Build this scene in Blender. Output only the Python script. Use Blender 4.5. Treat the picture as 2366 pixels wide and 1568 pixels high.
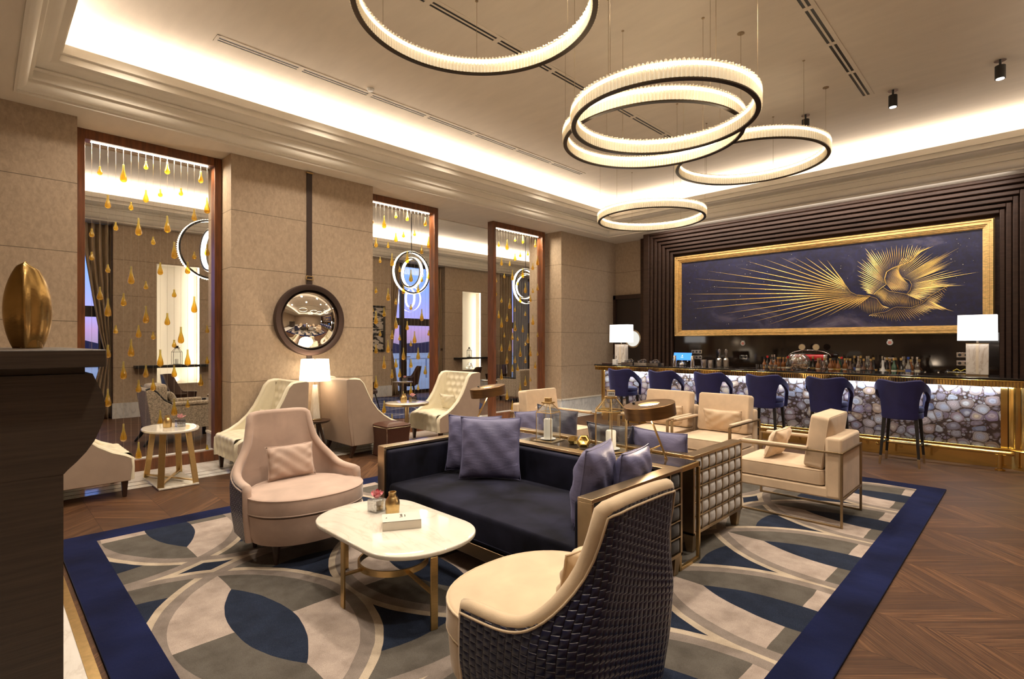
import bpy, bmesh, math, random
from mathutils import Vector, Matrix
random.seed(7)
PI = math.pi
sc = bpy.context.scene
C = sc.collection
for o in list(bpy.data.objects): bpy.data.objects.remove(o)

# ------------------------------------------------------------------ camera, world, light, exposure
cam_d = bpy.data.cameras.new('camera'); cam = bpy.data.objects.new('camera', cam_d); C.objects.link(cam)
cam_d.sensor_width = 36; cam_d.lens = 36*1221/2366; cam_d.shift_y = 8/2366
cam.location = (0, 0, 1.56); cam.rotation_euler = (PI/2, 0, math.radians(44.67)); cam_d.clip_start = .05
sc.camera = cam
sc.view_settings.view_transform = 'Standard'; sc.view_settings.look = 'None'
sc.view_settings.gamma = 1; sc.view_settings.exposure = 0.62; sc.view_settings.use_curve_mapping = False
try:
    cy = sc.cycles
    cy.use_denoising = True; cy.max_bounces = 7; cy.diffuse_bounces = 3; cy.glossy_bounces = 3
    cy.transmission_bounces = 7; cy.transparent_max_bounces = 12; cy.sample_clamp_indirect = 4; cy.caustics_reflective = False; cy.caustics_refractive = False
    cy.use_light_tree = True; cy.use_adaptive_sampling = True; cy.adaptive_threshold = .02
except Exception: pass

w = bpy.data.worlds.new('dusk'); sc.world = w; w.use_nodes = True
wn = w.node_tree.nodes; wl = w.node_tree.links
bg = wn['Background']; tc = wn.new('ShaderNodeTexCoord'); sx = wn.new('ShaderNodeSeparateXYZ'); rp = wn.new('ShaderNodeValToRGB')
wl.new(tc.outputs['Generated'], sx.inputs[0]); wl.new(sx.outputs['Z'], rp.inputs[0]); wl.new(rp.outputs[0], bg.inputs[0])
e = rp.color_ramp.elements
e[0].position = 0.0; e[0].color = (.30,.22,.38,1); e[1].position = .5; e[1].color = (.20,.24,.38,1)
for p, c in ((.02,(.42,.26,.50,1)),(.05,(.36,.34,.80,1)),(.12,(.20,.38,.95,1)),(.25,(.12,.24,.70,1))):
    q = e.new(p); q.color = c
bg.inputs[1].default_value = 1.15

WARM = (1, .86, .70); WARM2 = (1, .78, .56); NEUT = (1, .92, .84)
def area(name, loc, sx_, sy_, power, color=WARM, rot=(0,0,0), spread=PI):
    d = bpy.data.lights.new(name, 'AREA'); d.shape = 'RECTANGLE'; d.size = sx_; d.size_y = sy_; d.energy = power; d.color = color; d.spread = spread
    o = bpy.data.objects.new(name, d); C.objects.link(o); o.location = loc; o.rotation_euler = rot; return o
def spot(name, loc, tgt, power, angle=60, blend=.6, color=WARM, rad=.06):
    d = bpy.data.lights.new(name, 'SPOT'); d.energy = power; d.spot_size = math.radians(angle); d.spot_blend = blend; d.color = color; d.shadow_soft_size = rad
    o = bpy.data.objects.new(name, d); C.objects.link(o); o.location = loc
    o.rotation_euler = (Vector(tgt)-Vector(loc)).to_track_quat('-Z', 'Y').to_euler(); return o
def point(name, loc, power, color=WARM, rad=.05):
    d = bpy.data.lights.new(name, 'POINT'); d.energy = power; d.color = color; d.shadow_soft_size = rad
    o = bpy.data.objects.new(name, d); C.objects.link(o); o.location = loc; return o
UP = (PI, 0, 0)
# cove strips of the main tray and of the lounge tray
COVE = 6.6; CC = (1, .87, .74)
area('cove_light_left', (-6.93, 5.27, 4.425), .08, 9.7, COVE*9.7, CC, UP)
area('cove_light_far', (-3.06, 10.19, 4.425), 7.6, .08, COVE*7.6, CC, UP)
area('cove_light_near', (-3.06, .36, 4.425), 7.6, .08, COVE*7.6*.8, CC, UP)
area('cove_light_right', (.83, 5.27, 4.425), .08, 9.7, COVE*9.7*.5, CC, UP)
area('lounge_cove_outer', (-13.06, 6.6, 4.425), .08, 15.5, 7.5*15.5, CC, UP)
area('lounge_cove_inner', (-8.42, 6.6, 4.425), .08, 15.5, 7.5*15.5, CC, UP)
# wide fill spots added under the ceilings, without any fixtures
def down(n, x, y, p, a=115, z=4.7, c=WARM, tx=0, ty=0): spot(n, (x, y, z), (x+tx, y+ty, 0), p*1.25, a, .9, c, .09)
for x, y, p in ((-2.8,1.5,135),(-4.9,1.2,85),(-.9,1.3,130),(-2.9,3.5,130),(-5.0,3.6,120),(-1.2,4.6,150),(-3.0,5.6,130),(-5.2,6.3,120),(-.6,6.4,130),(-4.4,8.0,80),(-1.6,7.7,80),(.3,3.4,60),(-1.0,.2,60)):
    down('fill_spot', x, y, p)
for y in (1.1, 3.2, 5.2, 7.6): down('fill_spot', -6.2, y, 80, 125)
for y in (1.5, 5.0, 6.3, 8.0): down('screen_fill_spot', -8.05, y, 30, 80, 3.98)
for y in (2.3, 5.2, 8.2, 11): down('lounge_fill_spot', -11.0, y, 90, 80)

# ------------------------------------------------------------------ mesh builder
class MB:
    def __init__(s): s.v=[]; s.f=[]; s.uv={}; s.mi=[]; s.cur=0
    def add(s, vs, fs, M=None, uvs=None):
        n=len(s.v)
        s.v += [tuple(M@Vector(p)) if M is not None else tuple(p) for p in vs]
        for k,f in enumerate(fs):
            if uvs: s.uv[len(s.f)] = uvs[k]
            s.f.append([i+n for i in f]); s.mi.append(s.cur)
        return s
    def box(s, x0,y0,z0,x1,y1,z1, M=None):
        vs=[(x0,y0,z0),(x1,y0,z0),(x1,y1,z0),(x0,y1,z0),(x0,y0,z1),(x1,y0,z1),(x1,y1,z1),(x0,y1,z1)]
        return s.add(vs,[(0,3,2,1),(4,5,6,7),(0,1,5,4),(1,2,6,5),(2,3,7,6),(3,0,4,7)],M)
    def bc(s, cx,cy,cz,sx,sy,sz,M=None): return s.box(cx-sx/2,cy-sy/2,cz-sz/2,cx+sx/2,cy+sy/2,cz+sz/2,M)
    def frustum(s, cx,cy,z0,z1,a,b,n=4,rot=PI/4,dx=0,dy=0,capb=True,capt=True,M=None):
        # a,b = (rx,ry) at bottom and top; n=4 gives a square with those half sizes
        k = math.sqrt(2) if n==4 else 1
        vs=[(cx+a[0]*k*math.cos(rot+2*PI*i/n),cy+a[1]*k*math.sin(rot+2*PI*i/n),z0) for i in range(n)]
        vs+=[(cx+dx+b[0]*k*math.cos(rot+2*PI*i/n),cy+dy+b[1]*k*math.sin(rot+2*PI*i/n),z1) for i in range(n)]
        fs=[(i,(i+1)%n,n+(i+1)%n,n+i) for i in range(n)]
        if capb: fs.append(tuple(range(n-1,-1,-1)))
        if capt: fs.append(tuple(range(n,2*n)))
        return s.add(vs,fs,M)
    def cyl(s, cx,cy,z0,z1,r,r2=None,n=20,M=None,caps=True):
        r2=r if r2 is None else r2
        return s.frustum(cx,cy,z0,z1,(r,r),(r2,r2),n,0,capb=caps,capt=caps,M=M)
    def rod(s, a,b,r,n=8,r2=None):
        a=Vector(a);b=Vector(b);d=b-a;q=d.to_track_quat('Z','Y').to_matrix().to_4x4(); M=Matrix.Translation(a)@q
        return s.cyl(0,0,0,d.length,r,r2,n,M)
    def bar(s, a,b,w,h,up='Y'):
        a=Vector(a);b=Vector(b);d=b-a;q=d.to_track_quat('Z',up).to_matrix().to_4x4(); M=Matrix.Translation(a)@q
        return s.box(-w/2,-h/2,0,w/2,h/2,d.length,M)
    def tube(s, pts, r, n=8, closed=False, squash=None):
        pts=[Vector(p) for p in pts]; N=len(pts); rings=[]
        up=Vector((0,0,1)); prev=None
        for i,p in enumerate(pts):
            if closed: t=pts[(i+1)%N]-pts[i-1]
            else: t=pts[min(i+1,N-1)]-pts[max(i-1,0)]
            t.normalize()
            a=prev-t*prev.dot(t) if prev is not None else (up.cross(t) if abs(t.z)<.95 else Vector((1,0,0)).cross(t))
            if a.length<1e-6: a=Vector((1,0,0)).cross(t)
            a.normalize(); b=t.cross(a); prev=a
            rr=r[i] if isinstance(r,(list,tuple)) else r
            rings.append([p+a*rr*math.cos(2*PI*k/n)+b*rr*math.sin(2*PI*k/n) for k in range(n)])
        vs=[q for R_ in rings for q in R_]; fs=[]
        for i in range(N if closed else N-1):
            j=(i+1)%N
            for k in range(n): fs.append((i*n+k,i*n+(k+1)%n,j*n+(k+1)%n,j*n+k))
        if not closed: fs.append(tuple(range(n-1,-1,-1))); fs.append(tuple((N-1)*n+k for k in range(n)))
        return s.add(vs,fs)
    def lathe(s, prof, n=24, cx=0,cy=0,M=None, sx=1, sy=1):
        vs=[];fs=[]
        for r,z in prof:
            for k in range(n): vs.append((cx+sx*r*math.cos(2*PI*k/n),cy+sy*r*math.sin(2*PI*k/n),z))
        for i in range(len(prof)-1):
            for k in range(n): fs.append((i*n+k,i*n+(k+1)%n,(i+1)*n+(k+1)%n,(i+1)*n+k))
        if prof[0][0]>1e-6: fs.append(tuple(range(n-1,-1,-1)))
        if prof[-1][0]>1e-6: fs.append(tuple((len(prof)-1)*n+k for k in range(n)))
        return s.add(vs,fs,M)
    def prism(s, poly, a, b, axis='x', M=None):
        # poly in the two other axes, extruded from a to b on axis
        n=len(poly)
        def P(u,v,t): return (t,u,v) if axis=='x' else ((u,t,v) if axis=='y' else (u,v,t))
        vs=[P(u,v,a) for u,v in poly]+[P(u,v,b) for u,v in poly]
        fs=[(i,(i+1)%n,n+(i+1)%n,n+i) for i in range(n)]+[tuple(range(n-1,-1,-1)),tuple(range(n,2*n))]
        return s.add(vs,fs,M)
    def grid(s, fn, nu, nv, M=None, wrapu=False, uvscale=None):
        vs=[fn(i/(nu if wrapu else nu-1) if True else 0, j/(nv-1)) for j in range(nv) for i in range(nu)]
        fs=[];uv=[]
        for j in range(nv-1):
            for i in range(nu if wrapu else nu-1):
                i2=(i+1)%nu
                fs.append((j*nu+i,j*nu+i2,(j+1)*nu+i2,(j+1)*nu+i))
                if uvscale:
                    a,b=uvscale; d=nu if wrapu else nu-1
                    uv.append([(i/d*a,j/(nv-1)*b),((i+1)/d*a,j/(nv-1)*b),((i+1)/d*a,(j+1)/(nv-1)*b),(i/d*a,(j+1)/(nv-1)*b)])
        return s.add(vs,fs,M,uv or None)
    def mesh(s, name, mats, smooth=None):
        me=bpy.data.meshes.new(name); me.from_pydata(s.v,[],s.f)
        if s.uv:
            l=me.uv_layers.new(name='UVMap')
            for p in me.polygons:
                u=s.uv.get(p.index)
                if u:
                    for k,li in enumerate(p.loop_indices): l.data[li].uv=u[k]
        for m in (mats if isinstance(mats,(list,tuple)) else [mats]): me.materials.append(m)
        for p in me.polygons: p.material_index=s.mi[p.index]
        me.update()
        b=bmesh.new(); b.from_mesh(me); bmesh.ops.recalc_face_normals(b, faces=b.faces); b.to_mesh(me); b.free()
        if smooth is not None:
            me.shade_smooth() if hasattr(me,'shade_smooth') else [setattr(p,'use_smooth',True) for p in me.polygons]
            try: me.set_sharp_from_angle(angle=math.radians(smooth))
            except Exception: pass
        return me
def rr(x0,y0,x1,y1,r,n=5):
    out=[]
    for cx,cy,a in ((x1-r,y1-r,0),(x0+r,y1-r,90),(x0+r,y0+r,180),(x1-r,y0+r,270)):
        for k in range(n+1):
            t=math.radians(a+90*k/n); out.append((cx+r*math.cos(t),cy+r*math.sin(t)))
    return out
def obj(name, mb, mats, parent=None, smooth=None, bevel=0, subd=0, label=None, seg=2, loc=None):
    me = mb if isinstance(mb, bpy.types.Mesh) else mb.mesh(name, mats, smooth)
    o=bpy.data.objects.new(name,me); C.objects.link(o)
    if parent: o.parent=parent
    if loc: o.location=loc
    if bevel:
        m=o.modifiers.new('bevel','BEVEL'); m.width=bevel; m.segments=seg; m.limit_method='ANGLE'; m.angle_limit=math.radians(40)
        if smooth is None:
            me.shade_smooth()
            try: me.set_sharp_from_angle(angle=math.radians(45))
            except Exception: pass
            m.harden_normals=False
    if subd:
        m=o.modifiers.new('subd','SUBSURF'); m.levels=subd; m.render_levels=subd
    if label: o['label']=label
    return o
def tag(o,label,cat,group=None):
    o['label']=label; o['category']=cat
    if group: o['group']=group
    return o
def thing(name,label,cat,loc=(0,0,0),rz=0,group=None):
    o=bpy.data.objects.new(name,None); C.objects.link(o); o.location=loc; o.rotation_euler=(0,0,rz); o.empty_display_size=.1
    return tag(o,label,cat,group)
def struct(name,mb,m,smooth=None,bevel=0,parent=None):
    o=obj(name,mb,m,parent,smooth,bevel)
    if not parent: o['kind']='structure'
    return o
def dup(root,loc,rz=None,label=None,group=None):
    r=root.copy(); C.objects.link(r); r.location=loc
    if rz is not None: r.rotation_euler=(0,0,rz)
    if label: r['label']=label
    if group: r['group']=group
    for ch in list(root.children):
        c=ch.copy(); C.objects.link(c); c.parent=r
        for g in list(ch.children):
            d=g.copy(); C.objects.link(d); d.parent=c
    return r

# ------------------------------------------------------------------ materials
class NT:
    def __init__(s,name):
        s.m=bpy.data.materials.new(name); s.m.use_nodes=True; s.n=s.m.node_tree.nodes; s.l=s.m.node_tree.links
        s.b=s.n['Principled BSDF']; s.out=s.n['Material Output']
    def new(s,t,**k):
        x=s.n.new(t)
        for a,b in k.items(): setattr(x,a,b)
        return x
    def sock(s,x,inp):
        if isinstance(x,(int,float)): inp.default_value=x
        elif isinstance(x,tuple): inp.default_value=x if len(x)==4 or inp.type=='VECTOR' else (*x,1)
        else: s.l.new(x,inp)
    def math(s,op,a,b=0.0,c=None):
        x=s.new('ShaderNodeMath',operation=op); s.sock(a,x.inputs[0]); s.sock(b,x.inputs[1])
        if c is not None: s.sock(c,x.inputs[2])
        return x.outputs[0]
    def mix(s,f,a,b,blend='MIX'):
        x=s.new('ShaderNodeMix',data_type='RGBA',blend_type=blend); s.sock(f,x.inputs[0]); s.sock(a,x.inputs[6]); s.sock(b,x.inputs[7]); return x.outputs[2]
    def coord(s,kind='Object'):
        return s.new('ShaderNodeTexCoord').outputs[kind] if kind!='World' else s.new('ShaderNodeNewGeometry').outputs['Position']
    def mapping(s,v,scale=(1,1,1),rot=(0,0,0),loc=(0,0,0)):
        x=s.new('ShaderNodeMapping'); s.l.new(v,x.inputs[0]); x.inputs['Scale'].default_value=scale; x.inputs['Rotation'].default_value=rot; x.inputs['Location'].default_value=loc; return x.outputs[0]
    def noise(s,v,scale=5,detail=3,rough=.5,dist=0,out=0):
        x=s.new('ShaderNodeTexNoise'); s.l.new(v,x.inputs['Vector']); x.inputs['Scale'].default_value=scale; x.inputs['Detail'].default_value=detail; x.inputs['Roughness'].default_value=rough; x.inputs['Distortion'].default_value=dist
        return x.outputs[out]
    def ramp(s,f,stops,interp='LINEAR'):
        x=s.new('ShaderNodeValToRGB'); s.sock(f,x.inputs[0]); r=x.color_ramp; r.interpolation=interp
        r.elements[0].position=stops[0][0]; r.elements[0].color=(*stops[0][1],1)
        r.elements[1].position=stops[-1][0]; r.elements[1].color=(*stops[-1][1],1)
        for p,c in stops[1:-1]:
            q=r.elements.new(p); q.color=(*c,1)
        return x.outputs[0]
    def bump(s,h,st=.3,dist=.01):
        x=s.new('ShaderNodeBump'); x.inputs['Strength'].default_value=st; x.inputs['Distance'].default_value=dist; s.l.new(h,x.inputs['Height']); s.l.new(x.outputs[0],s.b.inputs['Normal']); return x
    def sep(s,v):
        x=s.new('ShaderNodeSeparateXYZ'); s.l.new(v,x.inputs[0]); return x.outputs
    def P(s,**k):
        for a,b in k.items():
            nm={'base':'Base Color','rough':'Roughness','metal':'Metallic','sheen':'Sheen Weight','sheenr':'Sheen Roughness','sheent':'Sheen Tint','coat':'Coat Weight','coatr':'Coat Roughness','trans':'Transmission Weight','ior':'IOR','spec':'Specular IOR Level','emit':'Emission Color','estr':'Emission Strength','alpha':'Alpha','aniso':'Anisotropic'}[a]
            s.sock(b,s.b.inputs[nm])
        return s
def plain(name,base,rough=.5,metal=0,var=0,vs=6,bump=0,bs=80,coord='Object',stretch=(1,1,1),**k):
    t=NT(name); t.P(rough=rough,metal=metal,**k)
    if var:
        v=t.mapping(t.coord(coord),stretch); n=t.noise(v,vs,4,.55)
        lo=tuple(c*(1-var) for c in base); hi=tuple(min(1,c*(1+var)) for c in base)
        t.P(base=t.ramp(n,[(.3,lo),(.7,hi)]))
    else: t.P(base=base)
    if bump:
        v2=t.mapping(t.coord(coord),stretch); t.bump(t.noise(v2,bs,3,.6),bump,.004)
    return t.m

# textured wall covering in panels with fine joints
def wall_mat(name,base,xs=None,joint=.745,off=.305):
    t=NT(name); p=t.coord('World'); s=t.sep(p)
    v=t.mapping(p,(1,1,.6)); n=t.noise(v,28,5,.65,.6); n2=t.noise(p,2.2,2,.5)
    c=t.ramp(n,[(.32,tuple(x*.80 for x in base)),(.68,tuple(x*1.10 for x in base))])
    c=t.mix(t.math('MULTIPLY',n2,.25),c,tuple(x*.8 for x in base))
    z=t.math('FRACT',t.math('DIVIDE',t.math('SUBTRACT',s[2],off),joint))
    d=t.math('MINIMUM',z,t.math('SUBTRACT',1,z)); m=t.math('LESS_THAN',d,.0045)
    c=t.mix(m,c,tuple(x*.28 for x in base)); t.P(base=c,rough=.62,spec=.3)
    t.bump(n,.35,.004); return t.m
WALL=wall_mat('wall_covering',(.48,.368,.262))
CEIL=plain('ceiling_paint',(.74,.66,.55),.75,var=.04,vs=2,bump=.12,bs=30,coord='World',stretch=(1,4,1))
CORN=plain('cornice_paint',(.76,.70,.60),.6,var=.03,vs=3,coord='World')
MAHOG=plain('mahogany',(.155,.050,.015),.42,var=.4,vs=5,coord='World',stretch=(6,6,.6),coat=.12,coatr=.2)
DARKW=plain('dark_panelling',(.042,.021,.013),.55,var=.3,vs=5,coord='World',stretch=(.6,6,6),spec=.25)
ESPR=plain('espresso_wood',(.050,.033,.023),.5,var=.28,vs=4,coord='Object',stretch=(1,1,26),bump=.25,bs=9)
LEGW=plain('dark_leg_wood',(.035,.016,.010),.35)
BLACK=plain('black_metal',(.012,.011,.011),.4)
BRASS=plain('polished_brass',(.86,.60,.20),.13,1,var=.08,vs=4)
BRASSB=plain('brushed_brass',(.62,.44,.20),.32,1,var=.12,vs=30,stretch=(1,1,12))
BRONZE=plain('bronze_frame_metal',(.36,.265,.155),.36,1,var=.12,vs=8)
CHAMP=plain('champagne_metal',(.50,.385,.24),.30,1,var=.10,vs=7)
STEEL=plain('polished_steel',(.75,.75,.76),.12,1)
WHITE=plain('white_plastic',(.8,.8,.78),.4)
GOLDLEAF=plain('gold_leaf_frame',(.74,.50,.20),.42,.85,var=.30,vs=14,bump=.4,bs=60,coord='World',stretch=(1,1,5))
GOLDPAINT=plain('gold_paint',(.90,.62,.20),.32,.7,var=.1)
def marble(name,base,vein,scale=2,rough=.12,coord='World',w=.5,rot=.6):
    t=NT(name); p=t.mapping(t.coord(coord),(1,3.2,1),(0,0,rot)); n=t.noise(p,scale,7,.6,.9)
    a=t.math('ABSOLUTE',t.math('SUBTRACT',n,.5)); m=t.ramp(a,[(0,(1,1,1)),(.018,(.35,.35,.35)),(.07,(0,0,0))])
    n2=t.noise(p,scale*.7,3,.5,.5); m2=t.math('MULTIPLY',m,t.math('MULTIPLY',n2,w*2))
    c=t.mix(m2,base,vein); c=t.mix(t.ramp(n2,[(.45,(0,0,0)),(.8,(.25,.25,.25))]),c,vein)
    t.P(base=c,rough=rough,coat=.3,coatr=.05); return t.m
MARBLE=marble('white_marble',(.86,.83,.78),(.50,.44,.38),1.4,w=.35)
MARBLE_O=marble('cream_marble_top',(.80,.75,.65),(.50,.42,.32),1.7,.07,'Object',.38)
MARBLE_B=marble('marble_skirting',(.72,.71,.70),(.35,.36,.38),2.4,.2)
BLACKST=marble('black_stone',(.012,.010,.010),(.16,.13,.11),2.5,.07,'World',.35)
BROWNST=plain('brown_glass_panel',(.014,.009,.007),.08,spec=.7)
COUNTER=plain('dark_counter_stone',(.010,.008,.008),.08)
def fabric(name,base,rough=.85,sheen=.3,var=.12,vs=5,bump=.25,bs=260,tint=None,wr=0,**k):
    t=NT(name); v=t.coord('Object'); n=t.noise(v,vs,3,.5,.3)
    t.P(base=t.ramp(n,[(.3,tuple(c*(1-var) for c in base)),(.7,tuple(min(1,c*(1+var)) for c in base))]),rough=rough,sheen=sheen,sheenr=.35,**k)
    if tint: t.P(sheent=(*tint,1))
    h=t.noise(v,bs,2,.6)
    if wr:
        h2=t.noise(t.mapping(v,(1,1,3)),wr,4,.6,1.2); x=t.math('ADD',t.math('MULTIPLY',h2,3),t.math('MULTIPLY',h,.2)); t.bump(x,.45,.004)
    else: t.bump(h,bump,.002)
    return t.m
CREAM=fabric('cream_linen',(.64,.49,.34)); CREAMV=fabric('cream_velvet',(.66,.51,.34),.8,.4,.1)
PINKV=fabric('dusty_pink_velvet',(.50,.365,.295),.8,.5,.14)
IVORY=plain('ivory_leather',(.78,.71,.54),.32,var=.05,bump=.15,bs=120)
TAUPEL=plain('taupe_leather',(.44,.34,.265),.42,var=.06,bump=.15,bs=120)
NAVYV=fabric('navy_velvet',(.0095,.010,.021),.85,.06,.8,3,spec=.15,tint=(.5,.5,.6))
STOOLV=fabric('royal_blue_velvet',(.013,.014,.085),.6,.45,.3,5,tint=(.30,.34,.95))
SILK=fabric('slate_blue_silk',(.118,.116,.215),.52,.22,.12,4,wr=5,tint=(.5,.5,.8),spec=.4)
SILKD=fabric('dark_navy_silk',(.022,.023,.045),.40,.12,.2,4,wr=5,spec=.6)
GREYV=fabric('pale_grey_velvet',(.55,.53,.51),.75,.5,.12,4)
BOUCLE=fabric('oatmeal_boucle',(.46,.38,.28),.9,.3,.5,60,.8,90)
BROWNL=plain('brown_leather',(.085,.034,.022),.30,var=.15,bump=.2,bs=60)
BROWNL2=plain('chocolate_leather',(.055,.027,.018),.35,var=.1)
CANDLE=plain('candle_wax',(.85,.80,.70),.5,emit=(1,.85,.6,1),estr=.12)
def weave_mat():
    t=NT('woven_navy_leather'); uv=t.coord('UV'); s=t.sep(uv); m=t.math
    fl=m('FLOOR',s[0]); fy=m('FRACT',m('ADD',s[1],m('MULTIPLY',fl,.36))); fx=m('FRACT',s[0])
    hx=m('SINE',m('MULTIPLY',fx,PI)); hy=m('SINE',m('MULTIPLY',fy,PI)); h=m('POWER',m('MULTIPLY',hx,hy),.30)
    ey=m('MINIMUM',fy,m('SUBTRACT',1,fy)); ex=m('MINIMUM',fx,m('SUBTRACT',1,fx))
    dash=m('MULTIPLY',m('LESS_THAN',ey,.04),m('GREATER_THAN',ex,.03)); dark=m('LESS_THAN',ex,.035)
    c=t.mix(dash,(.012,.016,.062),(.36,.37,.46)); c=t.mix(dark,c,(.004,.004,.010))
    t.P(base=c,rough=.30,spec=.6); t.bump(h,.9,.010); return t.m
WEAVE=weave_mat()
def glow(name,col,st,base=(.8,.75,.7)):
    t=NT(name); t.P(base=base,rough=.6,emit=(*col,1),estr=st); return t.m
SHADEW=glow('lit_lampshade_fabric',(1,.82,.58),2.2); SHADEC=glow('lit_white_lampshade',(1,.95,.90),1.7)
LEDW=glow('led_strip',(1,.86,.66),14); LEDN=glow('niche_led',(1,.88,.68),9); LEDR=glow('ring_led',(1,.88,.70),7.5); SPOTG=glow('spot_lens',(1,.97,.92),12); DISCG=glow('lamp_aperture',(1,.95,.85),5)
def crystal():
    t=NT('ring_crystal'); v=t.coord('Object'); n=t.noise(v,30,2,.6)
    tr=t.new('ShaderNodeBsdfTransparent'); tr.inputs[0].default_value=(.97,.93,.85,1)
    gl=t.new('ShaderNodeBsdfGlossy'); gl.inputs['Roughness'].default_value=.12; gl.inputs[0].default_value=(1,.95,.86,1)
    tl=t.new('ShaderNodeBsdfTranslucent'); tl.inputs[0].default_value=(1,.92,.78,1)
    m1=t.new('ShaderNodeMixShader'); m1.inputs[0].default_value=.5; t.l.new(gl.outputs[0],m1.inputs[1]); t.l.new(tl.outputs[0],m1.inputs[2])
    fr=t.new('ShaderNodeLayerWeight'); fr.inputs[0].default_value=.45
    m2=t.new('ShaderNodeMixShader'); t.l.new(t.math('ADD',t.math('MULTIPLY',fr.outputs['Facing'],.55),.28),m2.inputs[0]); t.l.new(tr.outputs[0],m2.inputs[1]); t.l.new(m1.outputs[0],m2.inputs[2])
    t.l.new(m2.outputs[0],t.out.inputs[0]); return t.m
CRYSTAL=crystal()
def thin_glass(name,tint=(.95,.97,.97),f=.12,rough=.02):
    t=NT(name); tr=t.new('ShaderNodeBsdfTransparent'); tr.inputs[0].default_value=(*tint,1)
    gl=t.new('ShaderNodeBsdfGlossy'); gl.inputs['Roughness'].default_value=rough
    fr=t.new('ShaderNodeLayerWeight'); fr.inputs[0].default_value=.3
    m=t.new('ShaderNodeMixShader'); t.l.new(t.math('ADD',t.math('MULTIPLY',fr.outputs['Facing'],.5),f*.5),m.inputs[0]); t.l.new(tr.outputs[0],m.inputs[1]); t.l.new(gl.outputs[0],m.inputs[2])
    t.l.new(m.outputs[0],t.out.inputs[0]); return t.m
GLASS=thin_glass('clear_glass'); GLASSC=thin_glass('cut_crystal_glass',(.90,.91,.92),.55,.10)
def amber():
    t=NT('amber_glass'); s=t.sep(t.coord('Object')); n=t.noise(t.mapping(t.coord('Object'),(1,1,.4)),26,3,.6,1)
    f=t.math('ADD',t.math('MULTIPLY',s[2],7),t.math('MULTIPLY',n,.5))
    col=t.ramp(f,[(-.0,(1,.72,.14)),(.35,(1,.86,.30)),(1,(1,.95,.60))])
    tr=t.new('ShaderNodeBsdfTransparent'); t.l.new(col,tr.inputs[0])
    gl=t.new('ShaderNodeBsdfGlossy'); gl.inputs['Roughness'].default_value=.07; gl.inputs[0].default_value=(1,.93,.75,1)
    tl=t.new('ShaderNodeBsdfTranslucent'); t.l.new(col,tl.inputs[0])
    a=t.new('ShaderNodeMixShader'); a.inputs[0].default_value=.33; t.l.new(tr.outputs[0],a.inputs[1]); t.l.new(tl.outputs[0],a.inputs[2])
    fr=t.new('ShaderNodeLayerWeight'); fr.inputs[0].default_value=.35
    m=t.new('ShaderNodeMixShader'); t.l.new(t.math('ADD',t.math('MULTIPLY',fr.outputs['Facing'],.45),.08),m.inputs[0]); t.l.new(a.outputs[0],m.inputs[1]); t.l.new(gl.outputs[0],m.inputs[2])
    t.l.new(m.outputs[0],t.out.inputs[0]); return t.m
AMBER=amber()

# chevron parquet
def parquet():
    t=NT('chevron_parquet'); s=t.sep(t.coord('World')); W_=.488; off=.733
    v=t.math('DIVIDE',t.math('SUBTRACT',s[1],off),W_); col=t.math('FLOOR',v); f=t.math('FRACT',v)
    sg=t.math('SUBTRACT',t.math('MULTIPLY',t.math('FLOORED_MODULO',col,2),2),1)
    u=t.math('ADD',s[0],t.math('MULTIPLY',t.math('MULTIPLY',f,W_),t.math('MULTIPLY',sg,1.0)))
    k=t.math('DIVIDE',u,.165); idx=t.math('FLOOR',k); fk=t.math('FRACT',k)
    cmb=t.new('ShaderNodeCombineXYZ'); t.l.new(idx,cmb.inputs[0]); t.l.new(col,cmb.inputs[1])
    wn_=t.new('ShaderNodeTexWhiteNoise',noise_dimensions='2D'); t.l.new(cmb.outputs[0],wn_.inputs[0])
    # grain runs along the plank: coordinates (across, along)
    g=t.new('ShaderNodeCombineXYZ'); t.l.new(t.math('MULTIPLY',k,9),g.inputs[0]); t.l.new(t.math('MULTIPLY',s[1],2.2),g.inputs[1]); t.l.new(t.math('MULTIPLY',wn_.outputs[0],40),g.inputs[2])
    gn=t.noise(g.outputs[0],1.1,6,.65,1.2)
    c1=t.ramp(gn,[(.32,(.030,.012,.006)),(.5,(.105,.048,.022)),(.68,(.23,.118,.056))])
    c=t.mix(t.math('MULTIPLY',wn_.outputs[0],.75),c1,(.050,.024,.014))
    e1=t.math('LESS_THAN',t.math('MINIMUM',fk,t.math('SUBTRACT',1,fk)),.012); e2=t.math('LESS_THAN',t.math('MINIMUM',f,t.math('SUBTRACT',1,f)),.004)
    c=t.mix(t.math('MULTIPLY',t.math('MAXIMUM',e1,e2),.75),c,(.015,.008,.005))
    t.P(base=c,rough=t.math('ADD',.42,t.math('MULTIPLY',gn,.2)),spec=.2); t.bump(gn,.15,.002); return t.m
PARQ=parquet()

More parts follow.
